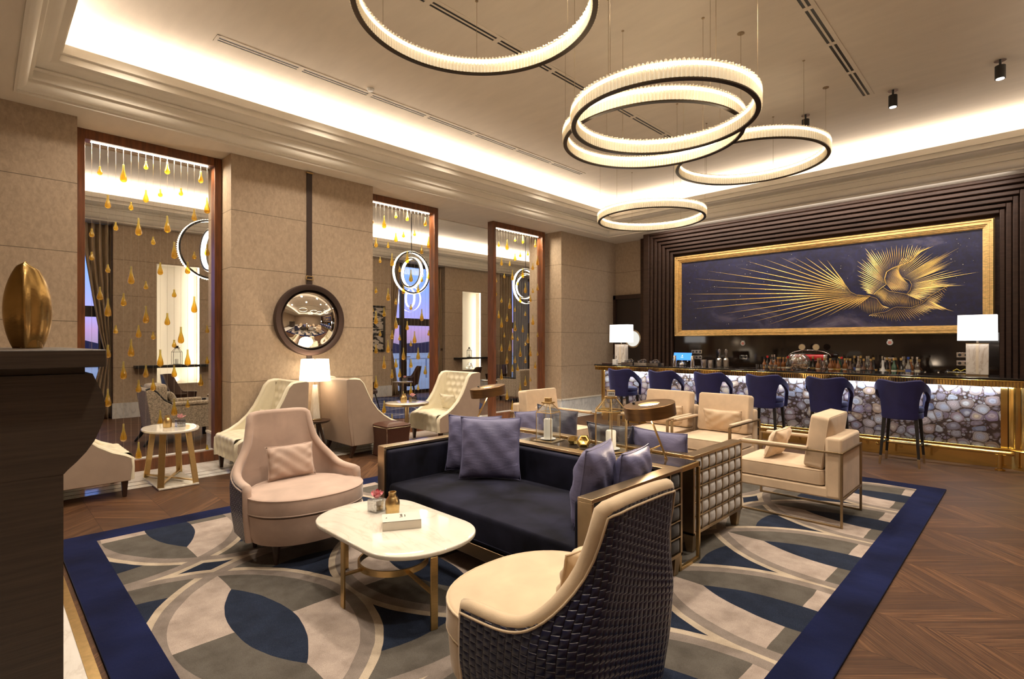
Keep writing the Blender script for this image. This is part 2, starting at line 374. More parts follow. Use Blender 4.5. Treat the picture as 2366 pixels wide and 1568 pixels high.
# carpet of overlapping circles
def carpet():
    t=NT('circle_pattern_carpet'); p=t.coord('World'); wob=t.noise(p,3,2,.5,0,1)
    vm=t.new('ShaderNodeVectorMath',operation='MULTIPLY_ADD'); t.l.new(wob,vm.inputs[0]); vm.inputs[1].default_value=(.03,.03,0); t.l.new(p,vm.inputs[2])
    s=t.sep(vm.outputs[0]); m=t.math
    X0,PX_,Y0,PY_=-.95,2.07,.60,1.065
    u=m('DIVIDE',m('SUBTRACT',s[0],X0),PX_); xi=m('ROUND',u); dx=m('MULTIPLY',m('SUBTRACT',u,xi),PX_); sx_=m('SIGN',dx); dx2=m('SUBTRACT',dx,m('MULTIPLY',sx_,PX_))
    v=m('DIVIDE',m('SUBTRACT',s[1],Y0),PY_); yi=m('FLOOR',v); dy=m('MULTIPLY',m('SUBTRACT',v,yi),PY_)
    def dist(a,b): return m('SQRT',m('ADD',m('MULTIPLY',a,a),m('MULTIPLY',b,b)))
    dl=dist(dx,dy); du=dist(dx,m('SUBTRACT',PY_,dy)); dll=dist(dx,m('ADD',dy,PY_)); duu=dist(dx,m('SUBTRACT',2*PY_,dy)); el=dist(dx2,dy); eu=dist(dx2,m('SUBTRACT',PY_,dy))
    RO=1.095; RM=1.05; RI=.975; RE=.74
    def lt(a,b): return m('LESS_THAN',a,b)
    def band(d,a,b): return m('MULTIPLY',lt(a,d),lt(d,b))
    wide=None; thin=None
    for d in (dl,du,dll,duu,el,eu):
        b1=band(d,RI,RM); b2=band(d,RM,RO)
        wide=b1 if wide is None else m('MAXIMUM',wide,b1); thin=b2 if thin is None else m('MAXIMUM',thin,b2)
    in1=lt(dl,RI); in2=lt(du,RI); both=m('MULTIPLY',in1,in2); ev=m('SUBTRACT',dy,PY_/2); eye=m('MULTIPLY',lt(dist(dx,m('ADD',ev,.865)),1.02),lt(dist(dx,m('SUBTRACT',ev,.865)),1.02))
    one=m('MAXIMUM',lt(dl,RE),lt(du,RE)); anyin=m('MAXIMUM',in1,in2)
    chk=m('GREATER_THAN',m('MULTIPLY',dx,m('SUBTRACT',dy,PY_/2)),0.0)
    fib=t.noise(p,260,3,.7); soft=t.noise(p,7,3,.6); soft2=t.noise(p,2,2,.6)
    NAVY=t.ramp(fib,[(.3,(.008,.011,.024)),(.6,(.024,.034,.062)),(.82,(.11,.13,.18))])
    BEIGE=t.ramp(fib,[(.3,(.33,.265,.225)),(.75,(.58,.49,.43))]); GREY=t.ramp(fib,[(.3,(.080,.072,.062)),(.75,(.165,.150,.130))])
    TAUPE=t.ramp(fib,[(.3,(.19,.155,.135)),(.75,(.33,.285,.25))]); SAND=t.ramp(fib,[(.3,(.42,.34,.25)),(.75,(.62,.53,.42))])
    c=t.mix(one,GREY,NAVY); c=t.mix(anyin,NAVY,c); c=t.mix(both,c,t.mix(chk,GREY,BEIGE)); c=t.mix(eye,c,NAVY)
    c=t.mix(thin,c,SAND); c=t.mix(wide,c,TAUPE)
    c=t.mix(t.ramp(soft,[(.38,(0,0,0)),(.72,(.55,.55,.55))]),c,(.45,.42,.40),'MULTIPLY')
    s0=t.sep(p)
    bd=m('MINIMUM',m('MINIMUM',m('SUBTRACT',s0[0],-5.43),m('SUBTRACT',-.66,s0[0])),m('MINIMUM',m('SUBTRACT',s0[1],.43),m('SUBTRACT',7.20,s0[1])))
    edge=lt(bd,.225); BORD=t.ramp(soft2,[(.3,(.002,.003,.015)),(.7,(.008,.013,.060))]); BORD=t.mix(t.math('MULTIPLY',fib,.2),BORD,(.03,.04,.13))
    c=t.mix(edge,c,BORD); t.P(base=c,rough=.95,sheen=.06,sheenr=.4,spec=.05)
    t.bump(m('ADD',m('MULTIPLY',fib,.6),m('MULTIPLY',soft,1.5)),.5,.008); return t.m
CARPET=carpet()

# agate slices with concentric rings
def agate():
    t=NT('agate_slices'); p=t.mapping(t.coord('World'),(1,.01,1.12)); m=t.math
    wob=t.noise(p,11,2,.5,0,1); vm=t.new('ShaderNodeVectorMath',operation='MULTIPLY_ADD'); t.l.new(wob,vm.inputs[0]); vm.inputs[1].default_value=(.03,0,.03); t.l.new(p,vm.inputs[2]); q=vm.outputs[0]
    def layer(sc_,rad,off):
        qq=t.mapping(q,(1,1,1),(0,0,0),(off,0,off))
        vo=t.new('ShaderNodeTexVoronoi',feature='F1'); t.l.new(qq,vo.inputs['Vector']); vo.inputs['Scale'].default_value=sc_; vo.inputs['Randomness'].default_value=.72
        ve=t.new('ShaderNodeTexVoronoi',feature='DISTANCE_TO_EDGE'); t.l.new(qq,ve.inputs['Vector']); ve.inputs['Scale'].default_value=sc_; ve.inputs['Randomness'].default_value=.72
        d=vo.outputs['Distance']; ed=ve.outputs['Distance']; cs=t.new('ShaderNodeSeparateColor'); t.l.new(vo.outputs['Color'],cs.inputs[0]); r,g,b=cs.outputs[0],cs.outputs[1],cs.outputs[2]
        k=m('MULTIPLY',m('SUBTRACT',1,m('DIVIDE',d,rad)),m('MINIMUM',1,m('MULTIPLY',ed,9)))   # 1 in the middle, 0 at the rim of a stone
        k=m('ADD',k,m('MULTIPLY',m('SUBTRACT',t.noise(p,34,3,.6),.5),.16))
        rings=m('MULTIPLY',m('ADD',m('SINE',m('MULTIPLY',k,m('ADD',16,m('MULTIPLY',r,34)))),1),.5)
        tone=t.ramp(g,[(0,(.36,.32,.33)),(.15,(.17,.12,.14)),(.3,(.40,.39,.40)),(.45,(.12,.13,.20)),(.6,(.34,.22,.13)),(.75,(.22,.16,.22)),(1,(.38,.32,.25))])
        core=t.ramp(b,[(0,(.70,.69,.68)),(.35,(.30,.31,.40)),(.6,(.60,.46,.30)),(.8,(.45,.35,.36)),(1,(.80,.78,.76))])
        c=t.mix(t.ramp(k,[(.35,(0,0,0)),(.75,(1,1,1))]),tone,core); c=t.mix(m('MULTIPLY',rings,.38),c,(.09,.065,.085))
        c=t.mix(t.ramp(k,[(.07,(1,1,1)),(.17,(0,0,0))]),c,(.075,.045,.032))
        return c,k
    small,k2=layer(20,.60,3.3); big,k1=layer(7.6,.74,0)
    c=t.mix(t.ramp(k2,[(.03,(0,0,0)),(.10,(.75,.75,.75))]),(.050,.030,.024),small)
    c=t.mix(t.ramp(k1,[(.03,(0,0,0)),(.05,(1,1,1))]),c,big)
    t.P(base=c,rough=.15,coat=.3,coatr=.05); t.bump(t.ramp(k1,[(0,(0,0,0)),(.2,(1,1,1))]),.3,.004); return t.m
AGATE=agate()

# ------------------------------------------------------------------ room shell
ZS, ZC = 4.01, 4.76          # soffit and ceiling heights
struct('floor', MB().box(-14.0,-1.6,-.1, 1.6,15.1,0), PARQ)
# marble bands with inlaid dark lines
def marble_band(n,x0,y0,x1,y1): struct(n, MB().box(x0,y0,0,x1,y1,.004), MARBLE)
marble_band('floor_marble_border',-8.45,-1.2,-6.85,11.1)
marble_band('floor_marble_near',-6.85,-1.2,1.4,.36)
l=MB()
for x in (-7.16,-6.98): l.box(x-.006,-1.2,.004,x+.006,11.1,.0055)
for x in (-8.2,-8.05): l.box(x-.006,-1.2,.004,x+.006,11.1,.0055)
struct('trim_1', l, plain('inlay_stone',(.10,.07,.05),.2))
struct('trim_2', MB().box(-6.85,.36,0,1.4,.405,.0065), BRASSB)

def panel_wall(n,x0,y0,z0,x1,y1,z1,m=None): return struct(n, MB().box(x0,y0,z0,x1,y1,z1), m or WALL)
XL,XB=-7.37,-8.32
piers=[('wall_left',-1.6,.76),('wall_left',2.30,4.355),('wall_left',8.99,11.1)]
for n,a,b in piers:
    panel_wall(n,XB,a,0,XL,b,ZS)
    s=MB()
    for (x0,y0,x1,y1) in ((XL,a,XL+.02,b),(XB-.02,a,XB,b),(XB-.02,b,XL+.02,b+.02 if b<11 else b),(XB-.02,a-.02,XL+.02,a)):
        s.box(x0,y0,.004,x1,y1,.30)
    cp=MB()
    for (x0,y0,x1,y1) in ((XL,a-.02,XL+.03,b+.02),(XB-.03,a-.02,XB,b+.02),(XB-.03,b,XL+.03,b+.03),(XB-.03,a-.03,XL+.03,a)):
        cp.box(x0,y0,.30,x1,y1,.33)
    bo=struct('baseboard_left',s,MARBLE_B); struct('baseboard_cap',cp,CORN,parent=bo)
# walls that close the room
panel_wall('wall_back',-8.32,11.1,0,-6.2,11.3,ZS)
struct('wall_bar', MB().box(-6.6,10.98,0,1.6,11.2,ZS), DARKW)
panel_wall('wall_right',1.45,-1.6,0,1.6,11.2,ZC)
panel_wall('wall_near',-14,-1.75,0,1.6,-1.6,ZC)
s=MB().box(XL,11.08,.004,-6.3,11.1,.30); struct('baseboard_back',s,MARBLE_B)

# door in the recess beside the bar
d=MB().box(XL+.02,11.04,0,-6.25,11.1,2.62); dr=struct('door_1',d,plain('door_leaf',(.020,.013,.010),.4))
f=MB().box(XL,10.99,0,XL+.07,11.1,2.72).box(XL,10.99,2.62,-6.25,11.1,2.72); struct('door_frame',f,LEGW,parent=dr)
ring=MB(); cx_,cz_=-6.83,1.66
ring.tube([(cx_+.20*math.cos(a),11.03,cz_+.20*math.sin(a)) for a in [2*PI*k/40 for k in range(40)]],.022,8,True); obj('porthole_rim',ring,CHAMP,dr,40)
gl=MB(); gl.prism([(cx_+.19*math.cos(2*PI*k/40),cz_+.19*math.sin(2*PI*k/40)) for k in range(40)],11.02,11.035,'y'); obj('porthole_glass',gl,glow('porthole_glow',(.80,.82,.78),.55,(.5,.52,.5)),dr)  # pane brightness put into the glass as emission, no lamp behind it

# ceiling, soffits and swept cornices
def slab(n,x0,y0,x1,y1,z0,z1,m=CEIL): return struct(n,MB().box(x0,y0,z0,x1,y1,z1),m)
slab('ceiling',-14,-1.75,1.6,15.1,ZC,ZC+.1)
T1=(-7.03,.256,.93,10.29); T2=(-13.2,-1.35,-8.34,14.6)
soff=MB()
soff.box(T2[2],-1.75,ZS,T1[0],15.1,ZS+.28); soff.box(T1[0],-1.75,ZS,1.6,T1[1],ZS+.28); soff.box(T1[0],T1[3],ZS,1.6,11.3,ZS+.28); soff.box(T1[2],T1[1],ZS,1.6,T1[3],ZS+.28)
soff.box(-14,-1.75,ZS,T2[0],15.1,ZS+.28); soff.box(T2[0],-1.75,ZS,T2[2],T2[1],ZS+.28); soff.box(T2[0],T2[3],ZS,T2[2],15.1,ZS+.28)
struct('ceiling_soffit',soff,CEIL)
prof=[(-.012,ZS+.02),(-.012,ZS-.014),(.012,ZS-.014),(.012,ZS+.012)]
prof+=[(.012+.075*math.sin(a*PI/16),ZS+.012+.085*(1-math.cos(a*PI/16))) for a in range(1,9)]
prof+=[(.087,ZS+.115),(.115,ZS+.115),(.115,ZS+.20),(.130,ZS+.205),(.138,ZS+.222),(.130,ZS+.238),(.150,ZS+.245)]
prof+=[(.150+.12*math.sin(a*PI/16),ZS+.245+.105*(1-math.cos(a*PI/16))) for a in range(1,9)]
prof+=[(.275,ZS+.355),(.325,ZS+.365),(.325,ZS+.455),(.30,ZS+.455),(.30,ZS+.29),(-.10,ZS+.285)]
def cornice(n,T):
    x0,y0,x1,y1=T; vs=[];fs=[]; N=len(prof)
    for e,z in prof:
        vs+=[(x0+e,y0+e,z),(x1-e,y0+e,z),(x1-e,y1-e,z),(x0+e,y1-e,z)]
    for i in range(N-1):
        for k in range(4): fs.append((i*4+k,i*4+(k+1)%4,(i+1)*4+(k+1)%4,(i+1)*4+k))
    return struct(n,MB().add(vs,fs),CORN,35)
cornice('trim_3',T1); cornice('trim_4',T2)
ub=MB()   # upstands closing the light troughs
for T in (T1,T2):
    x0,y0,x1,y1=T
    ub.box(x0-.1,y0-.1,ZS+.28,x0-.07,y1+.1,ZC); ub.box(x1+.07,y0-.1,ZS+.28,x1+.1,y1+.1,ZC); ub.box(x0-.07,y0-.1,ZS+.28,x1+.07,y0-.07,ZC); ub.box(x0-.07,y1+.07,ZS+.28,x1+.07,y1+.1,ZC)
struct('trim_5',ub,CEIL)

# linear air slots
def slot(x,y0,y1,n,label,w=.155):
    t=thing('linear_air_vent',label,'air vent',(x,y0,ZC)); L=(y1-y0)
    g=MB(); 
    for a,b in ((-w/2,-w/2+.040),(-.010,.010),(w/2-.040,w/2)): g.box(a,0,-.006,b,L,0)
    seg=L/n
    for k in range(n+1): g.box(-w/2,max(0,k*seg-.03),-.0062,w/2,min(L,k*seg+.03),0)
    obj('vent_frame',g,CEIL,t); obj('vent_slot',MB().box(-w/2+.02,.02,-.003,w/2-.02,L-.02,-.001),BLACK,t)
slot(-6.10,1.75,8.07,7,'long slotted air vent in the ceiling nearest the drop screens')
slot(-4.04,1.2,8.3,8,'long slotted air vent in the ceiling above the crystal rings')
slot(-1.54,3.9,8.1,5,'long slotted air vent in the ceiling nearest the bar lamps')
slot(-9.4,1.6,5.6,4,'slotted air vent in the lounge ceiling behind the first drop screen')
slot(-9.4,7.5,11.5,4,'slotted air vent in the lounge ceiling behind the second drop screen')
for (x,y,z,lb,r) in ((-5.95,3.48,ZC,'small white smoke detector on the ceiling by the left air vent',.045),(-2.89,8.17,ZC,'small white smoke detector on the ceiling over the bar stools',.045)):
    o=obj('smoke_detector',MB().lathe([(r,0),(r,-.012),(r*.7,-.03),(0,-.032)],20),WHITE,smooth=40,loc=(x,y,z)); tag(o,lb,'smoke detector')
o=obj('ceiling_speaker',MB().lathe([(.15,0),(.15,-.006),(.135,-.008),(0,-.006)],32),CEIL,smooth=40,loc=(-10.1,2.3,ZC)); tag(o,'round white speaker grille in the lounge ceiling behind the first screen','speaker')
o=obj('ceiling_speaker',MB().lathe([(.15,0),(.15,-.006),(.135,-.008),(0,-.006)],32),CEIL,smooth=40,loc=(-10.0,6.4,ZC)); tag(o,'round white speaker grille in the lounge ceiling behind the second screen','speaker')

# black spot heads near the bar
slab_=None
def spot_head(x,y,lb):
    t=thing('ceiling_spotlight',lb,'spotlight',(x,y,ZC),group='black ceiling spotlights before the bar')
    obj('canopy',MB().cyl(0,0,-.012,0,.055),STEEL,t,40); obj('stem',MB().cyl(0,0,-.07,-.012,.012),BLACK,t,40)
    h=obj('housing',MB().cyl(0,0,-.215,-.07,.048,n=24),BLACK,t,40); obj('lens',MB().cyl(0,0,-.218,-.213,.036),SPOTG,h)
    spot('spot_head_beam',(x,y,ZC-.23),(x,10.9,2.5),55,50,.7,NEUT,.04)
for x,y,lb in ((-.275,8.13,'black ceiling spotlight furthest from the drop screens'),(-1.274,8.15,'black ceiling spotlight beside the end of an air vent'),(-2.284,8.17,'black ceiling spotlight above the large tilted crystal ring'),(-4.2,8.17,'black ceiling spotlight just under the lower crystal ring')): spot_head(x,y,lb)

# lounge outer wall: piers, niches, windows
XO=-13.45
NICHE=plain('niche_lining',(.78,.72,.62),.6)
def outer_pier(a,b,niches=()):
    m=MB(); ys=[a]
    for (n0,n1) in niches: ys+= [n0,n1]
    ys.append(b)
    m.box(XO-.45,a,0,XO-.25,b,ZS)
    for k in range(0,len(ys),2): m.box(XO-.25,ys[k],0,XO,ys[k+1],ZS)
    for (n0,n1) in niches: m.box(XO-.25,n0,0,XO,n1,.66); m.box(XO-.25,n0,3.27,XO,n1,ZS)
    o=struct('wall_outer',m,WALL)
    struct('baseboard_outer',MB().box(XO,a-.02,.004,XO+.025,b+.02,.32),MARBLE_B,parent=o)
    for (n0,n1) in niches:
        q=MB().box(XO-.249,n0,.66,XO-.235,n1,3.27).box(XO-.24,n0,.66,XO,n0+.01,3.27).box(XO-.24,n1-.01,.66,XO,n1,3.27).box(XO-.24,n0,.66,XO,n1,.67).box(XO-.24,n0,3.26,XO,n1,3.27)
        struct('niche_lining',q,NICHE,parent=o)
        e=MB().box(XO-.03,n1-.035,.67,XO-.005,n1-.012,3.25); obj('niche_led',e,LEDN,o)
        area('niche_glow',(XO-.06,n1-.06,1.95),.03,2.5,2.6,(1,.88,.68),(PI/2,0,PI/2+.9))
        area('niche_glow',(XO-.06,n0+.05,1.95),.03,2.5,1.0,(1,.88,.68),(PI/2,0,PI/2-.9))
        area('niche_glow_low',(XO-.08,(n0+n1)/2,.70),.6,.03,1.2,(1,.88,.68),UP)
outer_pier(1.96,8.55,[(2.71,3.54)]); outer_pier(10.55,13.0,[(11.27,12.09)])
FR=plain('window_frame_bronze',(.030,.018,.013),.4)
def window(n,y0,y1,door=True):
    x=XO-.35; f=MB(); G=MB()
    f.box(x-.05,y0,0,x+.05,y0+.11,ZS); f.box(x-.05,y1-.11,0,x+.05,y1,ZS); f.box(x-.05,y0,ZS-.1,x+.05,y1,ZS); f.box(x-.05,y0,0,x+.05,y1,.10)
    f.box(x-.06,y0,2.10,x+.06,y1,2.32); ym=y0+(y1-y0)*.30
    f.box(x-.05,ym-.06,0,x+.05,ym+.06,ZS); f.box(x-.03,ym+.06,.1,x+.03,ym+.16,2.1); f.box(x-.03,y1-.2,.1,x+.03,y1-.1,2.1)
    o=struct(n,f,FR); G.box(x-.004,y0,.05,x+.004,y1,ZS-.05); struct('window_glass',G,GLASS,parent=o)
    if door: struct('door_handle',MB().box(x+.03,ym+.10,1.0,x+.06,ym+.13,1.16).box(x+.06,ym+.10,1.12,x+.08,ym+.26,1.145),STEEL,parent=o)
window('window_1',-.9,1.96); window('window_2',8.55,10.55); window('window_3',13.0,15.0)
panel_wall('wall_outer',-13.9,-1.75,0,XO,-.9,ZS); panel_wall('wall_lounge_far',-14,15.0,0,XB+.9,15.2,ZC)
struct('wall_lounge_side',MB().box(XB,11.3,0,XL,15.1,ZS),WALL)
# outdoors
g=obj('snowy_ground',MB().box(-90,-60,-.3,-14.0,70,-.2),plain('snow',(.95,.92,.86),.9,var=.1,vs=.2)); tag(g,'flat snow covered ground outside the lounge windows','ground'); g['kind']='structure'
tl=MB(); rnd=random.Random(3)
pts=[(-60,-.2)]+[(-60+i*2.6,1.9+rnd.random()*1.5+1.2*math.sin(i*.4)) for i in range(48)]+[(65,-.2)]
tl.prism([(a,b) for a,b in pts],-80,-78,'x'); g=obj('distant_tree_line',tl,plain('dusk_trees',(.045,.045,.09),1)); tag(g,'dark blue line of trees on the horizon beyond the windows','trees'); g['kind']='stuff'
rl=MB()
rl.box(-22,-10,.75,-21.95,30,.8)
for i in range(40): rl.box(-22,-10+i,-.2,-21.94,-9.94+i,.78)
g=obj('terrace_railing',rl,plain('pale_rail',(.5,.52,.55),.6)); tag(g,'thin pale railing on the snow outside the lounge door','railing')

# curtains of the lounge
def curtain(n,y0,y1,label,tied=True,flip=False,m=None,x=XO-.16,zt=ZS-.02):
    mm=m or plain(n+'_cloth',(.34,.24,.14),.8,var=.1,sheen=.2)
    def fn(u,v):
        z=.02+(zt-.02)*v; k=1.0
        if tied:
            zz=1.35; k=.22+.78*min(1,abs(z-zz)/(2.2 if z>zz else 1.5))**.8
        yy=(u*k if not flip else 1-(1-u)*k); y=y0+(y1-y0)*yy
        return (x+.05*math.sin(u*2*PI*(4 if tied else 7)+.6*math.sin(v*3)), y, z)
    b=MB().grid(fn,85,26); t=thing(n,label,'curtain',(0,0,0)); c=obj('drape',b,mm,t,60)
    sdm=c.modifiers.new('thickness','SOLIDIFY'); sdm.thickness=.008
    if tied:
        yy=(y0+.11*(y1-y0)) if not flip else (y1-.11*(y1-y0)); obj('tieback',MB().bc(x,yy,1.35,.14,.22*(y1-y0)*.9,.07),plain('tieback_cloth',(.08,.05,.035),.7),t)
curtain('window_curtain',1.50,1.95,'brown tied back curtain beside the patterned armchair lounge window',flip=True)
curtain('window_curtain',8.58,8.95,'brown tied back curtain beside the black and white picture')
curtain('window_curtain',10.15,10.53,'brown tied back curtain between the glass door and second niche',flip=True)
curtain('window_curtain',13.05,13.75,'brown curtain behind the furthest drop screen',tied=False)
sh=plain('sheer_cloth',(.42,.44,.52),.9)
curtain('sheer_curtain',13.8,14.6,'pale grey sheer curtain behind the furthest drop screen',tied=False,m=sh)
for (a,c_,lb) in ((2.30,4.0,'long dark floating shelf across the lit niche behind the first screen'),(10.9,12.5,'dark floating shelf across the lit niche furthest along the lounge wall')):
    o=obj('floating_shelf',MB().box(XO+.001,a,1.03,XO+.26,c_,1.085),BLACK,bevel=.004); tag(o,lb,'shelf')
# black and white picture
t=thing('framed_picture','tall black framed picture with pale brush strokes on the lounge wall','picture',(XO+.001,7.65,0))
obj('frame',MB().box(0,0,1.37,.04,.06,2.57).box(0,.62,1.37,.04,.68,2.57).box(0,0,1.31,.04,.68,1.37).box(0,0,2.57,.04,.68,2.63),BLACK,t)
def stroke_mat():
    t_=NT('brush_stroke_print'); p=t_.mapping(t_.coord('Object'),(1,1.6,5),(.35,0,0)); n=t_.noise(p,1.3,3,.5,2.2)
    t_.P(base=t_.ramp(n,[(.46,(.012,.012,.014)),(.50,(.50,.44,.38))],'LINEAR'),rough=.5); return t_.m
obj('canvas',MB().box(.005,.05,1.36,.025,.63,2.58),stroke_mat(),t)

# ------------------------------------------------------------------ drop screens
DR=[(0,2.57,'S'),(0,2.84,'S'),(1,2.14,'M'),(1,3.58,'S'),(2,.91,'L'),(2,1.46,'M'),(2,1.98,'L'),(2,2.44,'S'),(2,3.23,'M'),(3,1.72,'S'),(3,2.95,'S'),(4,.48,'L'),(4,1.23,'L'),(4,2.08,'M'),(4,3.6,'L'),(5,1.5,'L'),(5,2.38,'L'),(5,3.22,'S'),(6,.24,'L'),(6,1.03,'M'),(6,1.7,'M'),(6,2.98,'L'),(7,1.21,'M'),(7,1.91,'L'),(7,2.27,'S'),(7,3.37,'M'),(7,3.75,'S'),(8,1.04,'M'),(8,1.65,'S'),(8,2.83,'S'),(9,.61,'L'),(9,1.37,'L'),(9,2.49,'M'),(9,3.44,'S'),(10,1.86,'M'),(10,3.06,'L'),(10,3.77,'M'),(11,.74,'L'),(11,1.2,'M'),(11,1.55,'S'),(11,2.19,'S'),(11,2.74,'L'),(12,1.66,'L'),(12,3.5,'S'),(13,.77,'S'),(13,1.37,'L'),(13,2.53,'M'),(14,2.06,'L'),(14,2.7,'S'),(14,3.23,'M'),(15,1.07,'M'),(15,3.74,'M'),(16,.16,'S'),(16,1.33,'S'),(16,1.74,'S'),(16,2.79,'M'),(16,3.38,'L')]
def drop_mesh(h,r,neck):
    pf=[(0,-h/2)]+[(r*math.sin(a*PI/14),-h/2+r*.95*(1-math.cos(a*PI/14))) for a in range(1,8)]
    z0=-h/2+r*.95
    for k in range(1,13):
        q=k/12; pf.append((neck+(r-neck)*(.5+.5*math.cos(PI*min(1,q*1.25)))**1.15,z0+(h/2-z0)*q))
    pf.append((neck*.9,h/2)); pf.append((0,h/2-.004))
    return MB().lathe(pf,14).mesh('glass_drop',AMBER,60)
DM={'L':drop_mesh(.215,.035,.011),'M':drop_mesh(.155,.031,.011),'S':drop_mesh(.100,.026,.010)}
WIREM=plain('steel_wire',(.62,.56,.46),.35,.8)
XF=-7.72
ORD='first second third fourth fifth sixth seventh eighth ninth tenth eleventh twelfth thirteenth fourteenth fifteenth sixteenth last'.split(); short=['drop screen nearest the sculpture','drop screen beside the mirror','drop screen nearest the bar']
names=['first drop screen nearest the bronze sculpture','middle drop screen beside the round mirror','furthest drop screen beside the bar corner']
for si,(ya,yb) in enumerate(((.78,2.295),(4.36,5.90),(7.27,8.85))):
    W=yb-ya; t=thing('drop_screen_frame','tall mahogany frame of the '+names[si],'screen frame',(XF,ya,0))
    fw=.085; dpt=.16
    obj('left_stile',MB().box(-dpt,0,.0,0,fw,ZS),MAHOG,t,bevel=.004); obj('right_stile',MB().box(-dpt,W-fw,0,0,W,ZS),MAHOG,t,bevel=.004)
    obj('top_rail',MB().box(-dpt,fw,ZS-.11,0,W-fw,ZS),MAHOG,t,bevel=.004); obj('bottom_rail',MB().box(-dpt,fw,0,0,W-fw,.14),MAHOG,t,bevel=.004)
    obj('led_strip',MB().box(-dpt/2-.012,fw+.06,ZS-.118,-dpt/2+.012,W-fw-.06,ZS-.110),LEDW,t)
    obj('sill_strip',MB().box(-dpt+.02,fw,.14,-.05,W-fw,.150),WHITE,t)
    area('screen_led',(XF-dpt/2,(ya+yb)/2,ZS-.125),.04,W-.35,22,(1,.86,.66))
    dy=(W-2*fw-.14)/16
    sdr={}
    for k,z,c in DR: sdr.setdefault(k,[]).append((z,c))
    for k in range(17):
        y=ya+fw+.07+dy*k; st=thing('glass_drop_strand',ORD[k]+' strand of amber drops from the left in the '+short[si],'glass drops',(XF-dpt/2,y,0),0,'drop strands of the '+names[si])
        obj('wire',MB().cyl(0,0,.15,ZS-.119,.0011,n=5),WIREM,st)
        for z,c in sdr.get(k,()):
            o=bpy.data.objects.new('glass_drop',DM[c]); C.objects.link(o); o.parent=st; o.location=(0,0,z)
# recessed lights above the sill are already in the screens

# ------------------------------------------------------------------ bar wall
XW0,XW1=-6.30,.20; YW=10.60
o=MB(); 
for k in range(7):
    a=XW0+(.0 if k==0 else .14+.075*(k-1)); b=XW1-(.0 if k==0 else .14+.075*(k-1)); zt=ZS-(.0 if k==0 else .05+.075*(k-1)); y=YW+.045*k
    wd=.14 if k==0 else .060
    o.box(a,y,0,a+wd,YW+.38,zt); o.box(b-wd,y,0,b,YW+.38,zt); o.box(a+wd,y,zt-(.05 if k==0 else .060),b-wd,YW+.38,zt)
    if k: o.box(a-.02,y+.03,0,a,YW+.38,zt+.02); o.box(b,y+.03,0,b+.02,YW+.38,zt+.02); o.box(a,y+.03,zt,b,YW+.38,zt+.02)
st=struct('wall_bar_panelling',o,DARKW,bevel=.012)
struct('backsplash',MB().box(-5.72,10.93,.0,-.38,10.98,1.72),BROWNST,parent=st)
# painting
px0,px1,pz0,pz1=-5.67,-.43,1.70,3.46; fw=.135
t=thing('wall_painting','wide dark blue painting of golden rays in a ridged gold frame above the bar','painting',(0,0,0))
fr=MB(); YP=10.97
steps=[(0,.0,.11),(.012,.030,.135),(.034,.054,.120),(.058,.078,.125),(.082,.100,.105),(.104,.122,.085),(.124,.135,.06)]
for a,b,dp in steps:
    fr.box(px0+a,YP-dp,pz0+a,px0+b+.004,YP,pz1-a); fr.box(px1-b-.004,YP-dp,pz0+a,px1-a,YP,pz1-a)
    fr.box(px0+b,YP-dp,pz0+a,px1-b,YP,pz0+b+.004); fr.box(px0+b,YP-dp,pz1-b-.004,px1-b,YP,pz1-a)
obj('frame',fr,GOLDLEAF,t,bevel=.003)
def sky_canvas():
    q=NT('night_sky_canvas'); p=q.coord('World'); n=q.noise(q.mapping(p,(.8,1,1.3)),1.1,6,.62,.8); n2=q.noise(p,14,4,.7); 
    c=q.ramp(n,[(.30,(.008,.010,.060)),(.46,(.010,.008,.030)),(.56,(.018,.016,.050)),(.68,(.10,.085,.13)),(.8,(.24,.21,.26))]); c=q.mix(q.ramp(n2,[(.45,(0,0,0)),(.8,(.4,.4,.4))]),c,(.01,.02,.16))
    q.P(base=c,rough=.55); return q.m
cv=obj('canvas',MB().box(px0+.12,YP-.045,pz0+.12,px1-.12,YP-.03,pz1-.12),sky_canvas(),t)
F1=dict(b=[(-2.4,2.59),(-2.33,2.47),(-2.22,2.4),(-2.03,2.38)],t=[(-2.7,3.08),(-2.85,3.11),(-3.06,3.17),(-3.26,3.19),(-3.5,3.22),(-3.8,3.22),(-4.15,3.22),(-4.31,3.1),(-4.97,3.1),(-5.26,2.96),(-4.89,2.75),(-5.44,2.63),(-5.32,2.46),(-5.28,2.3),(-4.64,2.17),(-4.38,2.04),(-3.99,1.99),(-3.72,1.92),(-3.34,1.93),(-3.02,1.96),(-2.7,2.04),(-2.46,2.14),(-2.37,2.15),(-2.3,2.16)],n=24,w=.022)
F2=dict(b=[(-2.22,2.41),(-2.06,2.38),(-1.94,2.33),(-1.86,2.2)],t=[(-2.24,2.22),(-2.14,2.11),(-2.06,2.06),(-1.96,2.06),(-1.85,2.09),(-1.75,2.15)],n=20,w=.016)
F3=dict(b=[(-2.01,2.06),(-1.8,2.09),(-1.68,2.17),(-1.45,2.15),(-1.31,2.21),(-1.22,2.32),(-.98,2.48)],t=[(-2.05,2.03),(-1.96,2.0),(-1.85,1.96),(-1.72,1.92),(-1.6,1.91),(-1.45,1.92),(-1.34,1.98),(-1.22,2.03),(-1.15,2.1),(-.91,2.06),(-1.1,2.17),(-1.06,2.24),(-1.02,2.31),(-.98,2.48)],n=53,w=.014)
F4=dict(b=[(-1.84,2.51),(-1.76,2.44),(-1.6,2.4),(-1.48,2.36),(-1.29,2.25)],t=[(-1.98,2.38),(-1.9,2.32),(-1.85,2.22),(-1.75,2.17),(-1.62,2.18),(-1.53,2.16),(-1.41,2.15),(-1.29,2.24)],n=36,w=.014)
